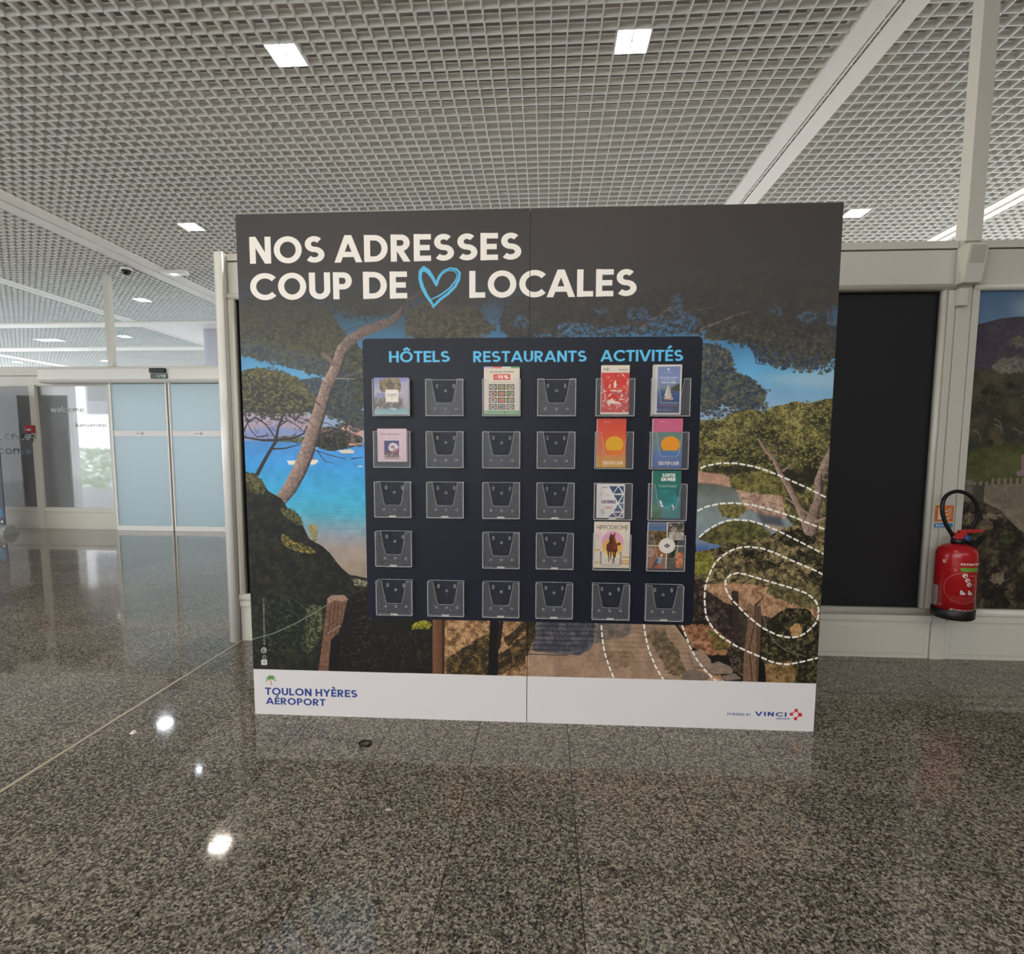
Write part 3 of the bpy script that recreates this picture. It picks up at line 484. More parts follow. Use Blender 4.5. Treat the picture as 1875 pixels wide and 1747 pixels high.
    tx('AIRPORTS', 1420.7, 1314.1, 1445.6, 1317.4, (90, 100, 140), w=.2, gap=.16, slope=.012)
    RD = (190, 38, 52)
    for x, y in ((1457.8, 1300.6), (1449, 1307.6), (1456.6, 1315.6)): c.rect(x - 2.9, y - 2.7, x + 2.9, y + 2.7, RD)
    c.ell(1465, 1308.6, 3.8, 3.6, RD)
    for q in ([(1449, 1307), (1457.8, 1301)], [(1457.8, 1301), (1465, 1308.6)], [(1465, 1308.6), (1456.6, 1315.6)]): c.stroke(q, 1.5, RD)
    # small print strip, lower left
    for i in range(26):
        y = 1096 + i * 3.3; c.rect(481 + i * .06, y, 484 + i * .06, y + R.uniform(1.4, 2.6), (150, 148, 142), .8)
    c.ell(483, 1190.5, 5, 5.2, (190, 188, 182)); c.ell(483, 1190.5, 3.4, 3.6, (30, 30, 28)); c.ell(483.4, 1190, 1.6, 2, (190, 188, 182))
    c.rect(478.5, 1197, 489, 1217, (40, 40, 38)); c.ell(484, 1203, 3.2, 3.4, (150, 148, 142)); c.ell(484, 1203, 1.8, 2, (30, 30, 28)); c.rect(478.5, 1207.5, 489, 1217.5, (196, 194, 188)); c.rect(481, 1210, 486.5, 1211, (80, 80, 78)); c.rect(481, 1213, 486.5, 1214, (80, 80, 78))
    return c.im
def canv(w, h, bg, ppm=1500, seed=1):      # w,h in metres; user units millimetres, y down
    return Can(int(w * ppm), int(h * ppm), bg, lambda p: (p[0] * ppm / 1000, p[1] * ppm / 1000), seed)
def lines(c, x0, x1, y0, n, dy, col, h=1., seed=0, a=.8):
    R = np.random.RandomState(seed)
    for i in range(n):
        x = x0
        while x < x1 - 2:
            w = R.uniform(2, 7); c.rect(x, y0 + i * dy, min(x + w, x1), y0 + i * dy + h, col, a); x += w + 1.2
def print_hotel():                          # 150 x 155
    c = canv(.150, .155, (150, 150, 190), seed=4)
    c.grad([(0, 0), (150, 0), (150, 155), (0, 155)], [(0, (120, 118, 178)), (60, (170, 168, 196)), (100, (120, 110, 100)), (155, (90, 90, 80))])
    c.leaf([(25, 12), (60, 2), (110, 4), (122, 30), (118, 60), (90, 58), (50, 62), (18, 55)], (58, 50, 30), (108, 92, 52), (150, 130, 80), edge=8, clump=16)
    c.leaf([(0, 85), (150, 85), (150, 130), (0, 130)], (40, 36, 30), (90, 78, 60), (150, 140, 120), edge=8, clump=12)
    c.fill([(118, 20), (150, 10), (150, 155), (125, 150)], (170, 162, 178), .8, soft=6); c.fill([(10, 62), (45, 66), (45, 84), (10, 84)], (110, 120, 168), .8, soft=4)
    c.stroke([(20, 20), (28, 60), (36, 92)], 2.4, (200, 196, 190)); c.grad([(0, 130), (150, 128), (150, 155), (0, 155)], [(130, (110, 150, 160)), (155, (140, 178, 178))], soft=3)
    for x, y in ((15, 126), (78, 128), (90, 130)): c.ell(x, y, 4, 4, (230, 220, 200), .9, soft=2)
    c.rect(50, 50, 106, 102, (226, 216, 200)); c.text('LE JARDIN', 58, 68, 98, 75, (90, 80, 70), w=.16, gap=.2); c.rect(62, 79, 94, 80.5, (140, 130, 120)); c.ell(78, 87, 4, 1.6, (120, 110, 100))
    return c.im
def print_hall():                           # 160 x 210
    c = canv(.160, .210, (214, 200, 180), seed=5)
    for i, k in enumerate([(176, 150, 190), (206, 90, 60), (196, 206, 190), (80, 150, 84)]): c.rect(i * 40, 0, i * 40 + 40, 7, k)
    c.text('LES HALLES VICTORIA', 26, 20, 134, 26, (70, 60, 56), w=.2, gap=.2, space=.4)
    c.rect(42, 33, 118, 58, (206, 60, 48)); c.text('-15%', 50, 38, 110, 53, (240, 232, 220), w=.2, gap=.14); c.rect(30, 66, 130, 67.5, (120, 110, 100), .7); c.rect(40, 70, 120, 71, (120, 110, 100), .6)
    R = np.random.RandomState(3)
    for j in range(4):
        for i in range(3):
            x, y = 22 + i * 39.5, 76 + j * 29; b = R.randint(50, 90, 3) * np.array([1.1, .9, .7]); c.rect(x, y, x + 36, y + 25, b)
            q = R.choice([0, 1, 2]); pc = [(190, 178, 168), (176, 120, 80), (150, 140, 80)][q]
            c.ell(x + 18, y + 13, 14, 9.5, pc); c.ell(x + 18, y + 13, 9, 6, tuple(R.randint(70, 200, 3) * np.array([1, .8, .6])))
            for k in range(7): c.ell(x + R.uniform(4, 32), y + R.uniform(4, 21), R.uniform(1.5, 4), R.uniform(1.5, 3), tuple(R.randint(60, 220, 3) * np.array([1, .85, .65])), .85)
    c.rect(0, 192, 160, 210, (96, 146, 92)); c.rect(6, 197, 12, 203, (220, 230, 210)); lines(c, 18, 90, 198, 2, 4, (200, 220, 190), 1.6, 2); lines(c, 102, 156, 198, 2, 4, (200, 220, 190), 1.6, 3)
    return c.im
def print_leaves():                         # 115 x 212
    c = canv(.115, .212, (196, 52, 42), seed=6); R = np.random.RandomState(9)
    c.rect(0, 32, 115, 205, (200, 56, 46), var=.1, cell=30)
    for i in range(64):
        x, y = R.uniform(-4, 118), R.uniform(36, 200); a = R.uniform(0, 3.14); L = R.uniform(4, 15); w = L * R.uniform(.18, .4); ca, sa = math.cos(a), math.sin(a)
        c.fill([(x - L * ca, y - L * sa), (x - w * sa, y + w * ca), (x + L * ca, y + L * sa), (x + w * sa * .8, y - w * ca * .8)], (226, 190, 176), .92)
    c.fill([(50, 76), (58, 62), (62, 80), (60, 96), (52, 96)], (230, 205, 190)); c.fill([(22, 162), (36, 148), (50, 140), (46, 152), (76, 158), (84, 168), (60, 166), (30, 166)], (230, 205, 190))
    c.rect(0, 0, 115, 32, (220, 208, 190)); c.text('mh', 9, 8, 32, 24, (90, 84, 80), w=.1, gap=.05); c.text('EXPOSITION', 70, 17, 108, 21, (90, 84, 80), w=.24, gap=.2); lines(c, 76, 108, 24, 1, 3, (140, 130, 120), 1)
    c.rect(8, 96, 106, 106, (196, 60, 44), .8); c.text('LA TRADUCTION', 10, 96, 106, 103, (214, 130, 60), w=.2, gap=.16, space=.3); c.text('EST UNE', 40, 106, 84, 113, (236, 226, 214), w=.24, gap=.16); c.text('CONVERSATION', 40, 117, 106, 124, (150, 120, 130), w=.22, gap=.16)
    c.rect(0, 203, 115, 212, (222, 206, 192)); return c.im
def print_sail():                           # 115 x 212
    c = canv(.115, .212, (206, 200, 196), seed=7)
    c.rect(0, 0, 8, 212, (190, 184, 176)); c.grad([(18, 10), (108, 8), (108, 204), (18, 204)], [(10, (118, 132, 172)), (60, (126, 140, 180)), (100, (122, 130, 150)), (112, (70, 92, 128)), (150, (52, 78, 122)), (204, (50, 64, 96))])
    c.leaf([(70, 98), (90, 86), (108, 80), (108, 110), (76, 110)], (50, 56, 40), (72, 76, 52), (96, 92, 70), edge=5, clump=8)
    c.fill([(54, 20), (62, 14), (66, 24), (60, 24)], (220, 220, 226)); c.rect(40, 32, 80, 34, (160, 168, 194)); c.text('DECOUVREZ HYERES', 26, 52, 98, 57, (214, 216, 226), w=.2, gap=.2, space=.4); c.text('ET SES ILES', 38, 62, 86, 66, (206, 210, 222), w=.2, gap=.2, space=.4); c.text('PAR LA MER', 32, 72, 92, 79, (226, 228, 234), w=.22, gap=.2, space=.4)
    c.fill([(46, 134), (60, 84), (64, 134)], (206, 196, 178)); c.fill([(65, 134), (62, 80), (78, 138)], (190, 180, 164)); c.fill([(40, 138), (86, 140), (80, 150), (50, 148)], (176, 150, 140)); c.fill([(50, 136), (70, 134), (74, 142), (50, 142)], (210, 190, 170)); c.leaf([(34, 146), (84, 150), (80, 158), (40, 154)], (40, 50, 76), (60, 70, 96), (150, 160, 180), edge=4, clump=6)
    lines(c, 26, 98, 158, 2, 4, (170, 176, 198), 1.5, 5); c.rect(30, 172, 96, 174.5, (180, 70, 80)); c.ell(22, 190, 1.6, 3, (220, 220, 226)); lines(c, 28, 78, 189, 2, 4, (170, 176, 198), 1.4, 6); return c.im
def print_hotel2():                         # 130 x 150 pale pink
    c = canv(.130, .150, (206, 176, 184), seed=8)
    c.text('Hôtel & Restaurant'.upper(), 16, 22, 100, 28, (96, 82, 92), w=.16, gap=.16, space=.3); c.rect(104, 21, 112, 23, (96, 82, 92)); c.rect(48, 40, 92, 41, (150, 130, 136))
    c.rect(30, 54, 96, 138, (52, 50, 108), var=.15, cell=20); c.fill([(48, 84), (54, 70), (68, 62), (84, 68), (94, 80), (90, 98), (78, 104), (60, 102), (50, 96)], (206, 186, 190), var=.1, cell=12)
    c.ell(68, 82, 9, 7, (120, 84, 110), .8, soft=2); c.leaf([(30, 96), (60, 104), (96, 92), (96, 128), (30, 130)], (46, 30, 40), (90, 60, 66), (170, 130, 120), edge=5, clump=10); c.fill([(70, 92), (90, 88), (92, 108), (74, 110)], (160, 96, 110), .8, soft=3); c.rect(30, 128, 96, 138, (176, 140, 120), .9, soft=1)
    c.ell(52, 118, 8, 6, (60, 46, 54)); c.ell(80, 118, 8, 6, (70, 50, 56)); return c.im
def print_pop(k):                           # 120 x 212
    c = canv(.120, .212, (200, 80, 60), seed=9)
    if k: c.grad([(0, 0), (120, 0), (120, 212), (0, 212)], [(0, (196, 70, 56)), (50, (208, 76, 52)), (100, (214, 98, 44)), (150, (214, 112, 46)), (170, (206, 140, 36)), (212, (202, 152, 34))]); sun = (216, 162, 34)
    else:
        c.rect(0, 0, 120, 60, (198, 98, 126)); c.grad([(0, 58), (120, 58), (120, 212), (0, 212)], [(58, (100, 126, 116)), (100, (104, 132, 124)), (140, (92, 122, 150)), (150, (82, 114, 164)), (212, (74, 104, 160))]); sun = (226, 144, 38)
    pts = [(72 + 38 * math.cos(t), 112 - 36 * math.sin(t)) for t in np.linspace(-.45, 3.59, 26)]; c.fill(pts, sun); c.fill([(38, 127), (106, 127), (100, 137), (44, 137)], sun)
    if k: c.stroke([(32, 140), (40, 160), (70, 162), (105, 160), (112, 150)], 2, (200, 90, 40)); c.rect(16, 0, 17.4, 212, (150, 60, 40), .8)
    else: c.rect(10, 0, 11.4, 212, (60, 70, 90), .6)
    c.ell(33, 14, 2.5, 2.5, (230, 190, 190)); c.rect(38, 13, 54, 15, (226, 170, 170), .8)
    c.text('SEA POP & SUN', 26, 184, 108, 200, (232, 214, 200), w=.24, gap=.12, space=.2); return c.im
def print_join():                           # 122 x 155
    c = canv(.122, .155, (212, 206, 200), seed=10)
    B = (58, 76, 104)
    for i, q in enumerate([[(52, 10), (90, 10), (71, 42)], [(93, 12), (110, 42), (74, 44)], [(97, 10), (117, 10), (117, 40)], [(74, 50), (112, 50), (93, 82)], [(117, 50), (117, 82), (98, 84)], [(93, 92), (112, 124), (76, 124)], [(98, 88), (117, 88), (117, 118)], [(74, 130), (110, 130), (93, 150)], [(52, 150), (70, 132), (88, 150)], [(116, 132), (117, 150), (100, 150)]]): c.fill(q, B, 1, var=.35, cell=9)
    c.text('Reseau'.upper(), 22, 14, 46, 18, (80, 80, 90), w=.2, gap=.15); c.stroke([(20, 20), (18, 60), (22, 70)], .8, (160, 150, 150)); c.stroke([(24, 34), (34, 46), (52, 48), (40, 54), (60, 54)], 1., (150, 150, 160)); c.ell(20, 48, 2.4, 3.4, (170, 60, 80))
    c.text('DEVENEZ', 20, 74, 84, 88, (50, 56, 92), w=.22, gap=.12); c.rect(34, 100, 74, 101.5, (190, 70, 80)); c.text('MEMBRE', 36, 104, 66, 111, (200, 80, 90), w=.22, gap=.15); c.ell(52, 78, 16, 10, (200, 90, 100), .16)
    for a in range(7): c.stroke([(24, 122), (24 + 14 * math.cos(a * .9), 122 + 16 * math.sin(a * .9))], .9, (60, 66, 100)); 
    c.stroke([(16, 138), (34, 128), (30, 142), (20, 132)], .9, (60, 66, 100)); return c.im
def print_sea():                            # 122 x 212
    c = canv(.122, .212, (46, 110, 96), seed=11)
    c.rect(0, 82, 122, 212, (54, 124, 124), var=.18, cell=60); c.rect(0, 82, 20, 212, (40, 104, 96), .6, soft=6); c.leaf([(92, 84), (122, 84), (122, 120), (108, 118)], (24, 50, 60), (40, 90, 90), (60, 130, 120), edge=6, clump=12)
    c.leaf([(0, 150), (40, 160), (44, 212), (0, 212)], (50, 90, 70), (66, 112, 84), (90, 130, 96), edge=10, clump=20); c.rect(8, 0, 9, 212, (30, 80, 70), .7)
    c.text('SORTIE', 40, 13, 96, 28, (228, 226, 218), w=.24, gap=.07); c.text('EN MER', 36, 31, 98, 46, (228, 226, 218), w=.24, gap=.07, space=.2); c.text('DECOUVREZ NOS SORTIES EN BATEAU', 24, 64, 106, 67.5, (190, 214, 206), w=.2, gap=.2, space=.4); c.text('AU DEPART DE HYERES', 30, 70, 100, 73.5, (190, 214, 206), w=.2, gap=.2, space=.4)
    c.fill([(30, 134), (36, 130), (50, 156), (46, 162), (38, 158)], (214, 220, 214)); c.ell(44, 150, 2.2, 3.5, (20, 30, 40)); c.fill([(36, 162), (44, 166), (36, 168)], (30, 90, 90)); c.fill([(84, 152), (90, 150), (95, 160), (94, 172), (88, 172), (82, 164)], (200, 208, 206)); c.ell(86, 165, 4, 7, (26, 40, 60)); lines(c, 44, 84, 196, 1, 3, (130, 180, 176), 1.4); return c.im
def print_race():                           # 160 x 212
    c = canv(.160, .212, (214, 200, 180), seed=12)
    c.ell(82, 92, 50, 48, (206, 150, 176)); c.ell(82, 118, 46, 40, (216, 166, 60), .8, soft=6); c.ell(82, 92, 50, 48, (0, 0, 0), 0); c.ell(18, 62, 15, 20, (214, 168, 190), .6, soft=4); c.ell(146, 66, 14, 14, (216, 206, 196), .9)
    for y, x0, x1 in ((126, 4, 26), (158, 128, 160), (176, 124, 158), (184, 4, 20), (188, 126, 160)): c.rect(x0, y, x1, y + 8, (206, 150, 60), .9, soft=2)
    c.text('HIPPODROME', 9, 17, 152, 36, (70, 54, 50), w=.1, gap=.09); c.text('de Hyeres'.upper(), 50, 40, 112, 46, (200, 140, 150), w=.12, gap=.3); c.text('GP', 136, 44, 144, 48, (120, 100, 90), w=.2)
    for x in (30, 120): c.stroke([(x, 140), (x, 192)], 7, (60, 54, 54)); c.stroke([(x, 142), (x, 190)], 2.5, (190, 186, 180)); c.stroke([(x, 168), (66, 120)], 1.4, (220, 210, 200))
    HB, HD = (108, 56, 34), (64, 30, 20)
    c.fill([(70, 62), (74, 52), (80, 60), (88, 58), (92, 46), (95, 56), (92, 66), (96, 88), (104, 104), (106, 134), (100, 140), (62, 138), (54, 128), (56, 104), (68, 90), (66, 74)], HB, var=.2, cell=16); c.fill([(70, 66), (80, 64), (84, 90), (80, 104), (66, 100)], HD, .8, soft=2); c.ell(70, 116, 14, 16, HD, .5, soft=4)
    c.fill([(100, 110), (116, 100), (118, 92), (110, 96), (98, 100)], (120, 64, 40)); c.ell(112, 102, 6, 6, (70, 46, 40))
    for pts, w in (([(62, 130), (66, 160), (68, 184)], 7), ([(74, 132), (76, 156), (73, 168), (78, 172)], 6), ([(96, 130), (94, 160), (86, 172), (84, 194)], 8), ([(84, 130), (88, 156), (92, 190)], 6)): c.stroke(pts, w, HD, 3)
    lines(c, 40, 124, 194, 1, 4, (90, 80, 76), 1.2, 1); c.text('BOUCHES DU RHONE', 36, 200, 118, 204, (90, 80, 76), w=.2, gap=.25, space=.4); return c.im
def print_four():                           # 160 x 214
    c = canv(.160, .214, (206, 196, 184), seed=13)
    c.grad([(0, 0), (82, 0), (82, 108), (0, 108)], [(0, (120, 124, 140)), (25, (80, 100, 136)), (40, (92, 110, 130)), (46, (70, 66, 40)), (108, (90, 70, 40))]); c.leaf([(0, 42), (82, 44), (82, 108), (0, 108)], (46, 40, 26), (104, 80, 46), (140, 104, 60), edge=5, clump=18)
    c.leaf([(86, 2), (160, 2), (160, 108), (86, 108)], (40, 36, 32), (96, 88, 80), (170, 158, 146), edge=2, clump=14, amp=.1); c.leaf([(92, 44), (160, 46), (156, 80), (92, 82)], (130, 120, 108), (170, 160, 148), (200, 190, 178), edge=5, clump=10); c.leaf([(120, 84), (160, 84), (160, 108), (120, 108)], (20, 24, 20), (40, 44, 34), (70, 66, 50), edge=4)
    c.rect(0, 110, 82, 214, (140, 92, 60), var=.12, cell=24); c.ell(10, 140, 18, 20, (190, 168, 150), .8, soft=4); c.ell(8, 140, 11, 12, (150, 112, 84), .9, soft=3); c.fill([(20, 214), (30, 186), (50, 160), (56, 168), (44, 214)], (40, 26, 20), .8, soft=4)
    c.fill([(44, 180), (50, 158), (68, 162), (60, 190), (42, 190)], (120, 140, 166)); c.fill([(38, 196), (58, 196), (54, 212), (30, 212)], (170, 70, 40), .9, soft=2); c.fill([(56, 158), (62, 144), (68, 148), (64, 160)], (200, 190, 180))
    c.rect(86, 110, 160, 214, (60, 54, 40), var=.4, cell=20); c.leaf([(86, 112), (125, 112), (120, 214), (86, 214)], (26, 30, 24), (56, 58, 38), (110, 104, 70), edge=4); c.leaf([(128, 140), (150, 132), (160, 150), (156, 208), (128, 208)], (150, 70, 30), (196, 104, 44), (220, 150, 80), edge=8, clump=14); c.fill([(130, 112), (140, 112), (134, 150), (122, 150)], (190, 176, 120), .6, soft=4)
    c.rect(82.5, 0, 86, 214, (214, 206, 194)); c.rect(0, 106, 160, 110, (214, 206, 194)); c.ell(85, 108, 37, 35, (216, 208, 198)); c.ell(85, 108, 31, 29, (180, 170, 160)); c.ell(85, 108, 30, 28, (216, 208, 198)); c.fill([(72, 108), (86, 97), (100, 108), (86, 119)], (44, 40, 42)); c.ell(86, 108, 6, 5, (190, 184, 176)); c.ell(86, 108, 3, 2.6, (44, 40, 42))
    return c.im
HW = None
def paint_castle():                         # 1.30 x 1.90 m: x 0..1300, y 0..1900 mm from top left of the bay
    c = canv(1.30, 1.90, (80, 76, 60), 520, 14); W = 1300
    c.grad([(0, 0), (W, 0), (W, 420), (0, 420)], [(0, (88, 116, 150)), (180, (104, 134, 166)), (420, (120, 140, 160))], var=.05)
    c.fill([(180, 90), (320, 60), (480, 110), (700, 60), (760, 150), (420, 200), (230, 170)], (180, 190, 200), .7, soft=20)
    c.leaf([(-20, 220), (60, 200), (140, 178), (230, 168), (420, 175), (700, 150), (W + 20, 120), (W + 20, 560), (-20, 560)], (66, 60, 74), (78, 70, 80), (92, 82, 88), edge=3, clump=60, amp=.15, fine=6)
    c.leaf([(180, 300), (260, 270), (420, 290), (400, 340), (220, 345)], (90, 84, 80), (116, 108, 98), (140, 132, 118), edge=10, clump=14, amp=1.)
    c.leaf([(-20, 470), (W + 20, 440), (W + 20, 1120), (-20, 1120)], (52, 52, 44), (76, 74, 56), (96, 88, 64), edge=14, clump=34, amp=.6)
    c.leaf([(100, 470), (150, 400), (260, 390), (420, 400), (400, 470), (200, 490)], (92, 86, 80), (120, 112, 102), (142, 134, 122), edge=8, clump=14, amp=.9)
    R = np.random.RandomState(4)
    for i in range(60):
        x, y = R.uniform(0, W), R.uniform(520, 1060); r = R.uniform(14, 42); q = [(x + r * math.cos(t), y + r * .7 * math.sin(t)) for t in np.linspace(0, 6.28, 10)]
        c.leaf(q, (32, 34, 28), (46, 48, 36), (66, 66, 46), edge=6, clump=8, amp=.8)
    for i in range(16):
        x, y = R.uniform(0, W), R.uniform(600, 1000); c.stroke([(x, y), (x + 30, y + 16), (x + 44, y + 50)], 9, (136, 124, 100), 5, a=.8)
    c.leaf([(40, 930), (200, 900), (500, 880), (900, 900), (W, 940), (W, 1100), (0, 1120), (-10, 1000)], (66, 70, 40), (88, 92, 50), (104, 106, 60), edge=14, clump=30, amp=.5)
    # curtain wall, towers, keep
    c.fill([(130, 1140), (300, 1130), (600, 1110), (W, 1080), (W, 1500), (700, 1480), (430, 1450), (340, 1400), (230, 1290), (130, 1240)], (134, 122, 104), var=.16, cell=16)
    c.fill([(-10, 1110), (80, 1104), (84, 1250), (-10, 1260)], (126, 116, 102), var=.14, cell=12); c.fill([(60, 1108), (86, 1108), (90, 1255), (66, 1255)], (74, 68, 62), .8, soft=3); c.rect(-10, 1140, 84, 1146, (84, 76, 68))
    for i in range(40): c.rect(i * 34 - 5, 1096 + (40 - i) * .8 - (26 if i > 4 else 6), i * 34 + 13, 1118 + (40 - i) * .6, (140, 128, 108))
    for i in range(40): c.rect(R.uniform(150, W), 0, 0, 0, (0, 0, 0), 0)
    for i in range(50):
        x, y = R.uniform(160, W), R.uniform(1160, 1420); c.rect(x, y, x + R.uniform(3, 8), y + R.uniform(4, 10), (78, 68, 56))
    c.fill([(320, 960), (480, 930), (700, 950), (700, 1070), (330, 1080)], (158, 122, 118)); c.fill([(318, 965), (400, 920), (600, 905), (720, 950), (480, 945)], (176, 112, 76)); c.fill([(300, 1060), (380, 1035), (700, 1040), (700, 1075), (310, 1085)], (160, 130, 140)); c.rect(410, 985, 420, 1010, (84, 50, 46)); c.rect(520, 985, 530, 1010, (84, 50, 46))
    c.leaf([(-20, 1245), (100, 1235), (230, 1290), (340, 1400), (430, 1450), (700, 1480), (W, 1500), (W, 1910), (-20, 1910)], (36, 32, 26), (64, 56, 42), (104, 92, 70), edge=5, clump=22, amp=.4, fine=6)
    for i in range(46):
        x, y = R.uniform(0, W), R.uniform(1300, 1860); r = R.uniform(16, 50); q = [(x + r * math.cos(t), y + r * .8 * math.sin(t)) for t in np.linspace(0, 6.28, 10)]
        k = i % 3; c.leaf(q, *(((40, 46, 28), (60, 66, 38), (84, 88, 50)) if k == 0 else ((24, 22, 18), (34, 30, 24), (56, 48, 36)) if k == 1 else ((88, 76, 60), (120, 104, 84), (150, 134, 110))), edge=7, clump=10, amp=1.1)
    return c.im
def print_ext():                            # wraps the cylinder: 610 x 400, x=305 is straight ahead (-y)
    c = canv(.610, .400, (168, 24, 30), 1400, 15); W = (222, 208, 200); c.T = (lambda p: ((610 - p[0]) * 1.4, p[1] * 1.4)) if False else c.T
    X = lambda d: 305 + d * 1.693   # degrees from the front
    c.text('EXTINCTEUR', X(8), 70, X(80), 82, W, w=.24, gap=.1); c.fill([(X(6), 100), (X(14), 94), (X(78), 94), (X(72), 122), (X(12), 118)], (110, 150, 60))
    c.ell(X(20), 212, 88, 88, (196, 110, 104)); c.ell(X(20), 212, 85, 85, (168, 24, 30)); c.rect(X(28), 118, X(80), 138, (168, 24, 30))
    for i, (d, y) in enumerate(((22, 140), (30, 166), (36, 190))): c.ell(X(d), y, 13, 12, W); c.ell(X(d) + 3, y + 3, 5, 5, (150, 40, 40)); lines(c, X(d) + 18, X(d) + 60, y - 4, 2, 7, (206, 130, 124), 2, i)
    for d in (12, 34): c.rect(X(d), 222, X(d) + 24, 248, W); c.fill([(X(d) + 6, 222), (X(d) + 24, 222), (X(d) + 24, 238)], (140, 30, 34))
    lines(c, X(-12), X(60), 260, 5, 7, (200, 116, 110), 2, 9); c.text('DESAUTEL', X(0), 332, X(62), 346, W, w=.24, gap=.1); c.fill([(X(-16), 346), (X(-8), 330), (X(-2), 330), (X(-4), 346)], W)
    c.rect(X(-76), 214, X(-50), 330, (176, 168, 160)); lines(c, X(-73), X(-53), 222, 14, 7, (110, 104, 100), 2, 4); c.text('CE', X(-44), 312, X(-34), 324, W, w=.16, gap=.3)
    c.rect(X(-40), 60, X(-32), 76, W); c.rect(X(-38), 64, X(-34), 70, (140, 30, 34)); c.stroke([(X(-8), 104), (X(0), 112), (X(-6), 120)], 3, (206, 150, 146)); lines(c, X(-26), X(-10), 112, 1, 6, (200, 110, 104), 2, 3)
    return c.im
def print_fire():                           # 104 x 140
    c = canv(.104, .140, (196, 190, 172), 1500, 16)
    c.rect(0, 0, 104, 96, (206, 112, 44)); c.fill([(18, 18), (26, 12), (40, 14), (42, 24), (38, 26), (40, 84), (16, 84), (18, 40)], (222, 214, 200)); c.rect(24, 30, 30, 70, (206, 112, 44), .5)
    for i, (x, y) in enumerate(((62, 86), (72, 60), (80, 36))): c.stroke([(58, y), (72, y - 10), (84, y - 14), (92, y - 28)], 5, (222, 214, 200), 2)
    for y in (80, 58, 36): c.stroke([(60, y), (74, y + 2), (90, y - 10)], 4, (222, 214, 200), 1.5)
    c.rect(0, 106, 104, 132, (56, 128, 178)); c.text('EAU', 10, 112, 54, 126, (224, 224, 220), w=.2, gap=.15); return c.im
def print_totem():                          # 900 x 2000 navy with a cyan foot
    c = canv(.900, 2.000, (24, 34, 52), 260, 17)
    c.rect(0, 0, 900, 2000, (26, 36, 56), var=.12, cell=40); c.leaf([(700, 1740), (830, 1720), (870, 1780), (880, 1880), (720, 1900)], (24, 60, 84), (30, 100, 136), (50, 140, 180), edge=14, clump=24)
    for y in range(6): c.rect(120, 300 + y * 120, 700, 330 + y * 120, (120, 150, 180), .5)
    return c.im
# ---------------------------------------------------------------- materials
def srgb(c): return tuple((x / 12.92 if x <= .04045 else ((x + .055) / 1.055) ** 2.4) for x in [v / 255 for v in c])
def mat(name, col, rough=.5, metal=0., spec=.5, emit=None, es=0., trans=0., bump=None, alpha=1.):
    m = bpy.data.materials.new(name); m.use_nodes = True; b = m.node_tree.nodes['Principled BSDF']
    b.inputs['Base Color'].default_value = (*srgb(col), 1); b.inputs['Roughness'].default_value = rough; b.inputs['Metallic'].default_value = metal
    b.inputs['Specular IOR Level'].default_value = spec; b.inputs['Transmission Weight'].default_value = trans; b.inputs['Alpha'].default_value = alpha
    if emit: b.inputs['Emission Color'].default_value = (*emit, 1); b.inputs['Emission Strength'].default_value = es
    # faint procedural wear on every surface
    nt = m.node_tree; tc = nt.nodes.new('ShaderNodeTexCoord'); nz = nt.nodes.new('ShaderNodeTexNoise'); nz.inputs['Scale'].default_value = 3.; nz.inputs['Detail'].default_value = 4
    mp = nt.nodes.new('ShaderNodeMapRange'); mp.inputs['To Min'].default_value = max(0, rough - .04); mp.inputs['To Max'].default_value = min(1, rough + .05)
    nt.links.new(tc.outputs['Object'], nz.inputs['Vector']); nt.links.new(nz.outputs['Fac'], mp.inputs['Value']); nt.links.new(mp.outputs[0], b.inputs['Roughness'])
    return m
def image(name, arr):
    h, w_ = arr.shape[:2]; im = bpy.data.images.new(name, w_, h, alpha=False)
    px = np.ones((h, w_, 4), np.float32); px[..., :3] = np.clip(arr[::-1], 0, 1); im.pixels.foreach_set(px.ravel()); im.update(); im.pack(); return im
def printed(name, arr, rough=.35, gain=1., spec=.5):
    m = mat(name, (128, 128, 128), rough, spec=spec); nt = m.node_tree; t = nt.nodes.new('ShaderNodeTexImage'); t.image = image(name, arr); t.extension = 'EXTEND'
    b = nt.nodes['Principled BSDF']
    if gain != 1:
        g = nt.nodes.new('ShaderNodeMix'); g.data_type = 'RGBA'; g.blend_type = 'MULTIPLY'; g.inputs[0].default_value = 1; g.inputs[7].default_value = (gain, gain, gain, 1)
        nt.links.new(t.outputs[0], g.inputs[6]); nt.links.new(g.outputs[2], b.inputs['Base Color'])
    else: nt.links.new(t.outputs[0], b.inputs['Base Color'])
    return m
WHITE = mat('ivory powder coat', (205, 201, 188), .3); WHITE2 = mat('white gloss coat', (226, 224, 216), .16)
BLADE = mat('ceiling blade', (226, 225, 216), .55); PLEN = mat('plenum dark', (96, 90, 86), .9); BEAMW = mat('ceiling beam coat', (236, 230, 216), .45)
DARK = mat('dark infill', (27, 26, 29), .55, spec=.4); BLACK = mat('black rubber', (12, 12, 12), .45); SLOT = mat('dark slot', (60, 58, 58), .7); GREYP = mat('grey plastic', (150, 152, 144), .45)
EDGEW = mat('panel edge', (180, 178, 174), .5); RED = mat('red enamel', (168, 24, 30), .22); REDP = mat('red plastic', (186, 44, 40), .4); STEEL = mat('steel', (150, 150, 150), .3, 1.); BLUEP = mat('blue plastic', (40, 70, 130), .4)
PAPER = mat('paper', (214, 206, 196), .7); BRASS = mat('joint strip', (176, 164, 142), .4); LAMPF = mat('lamp frame', (220, 220, 214), .4)
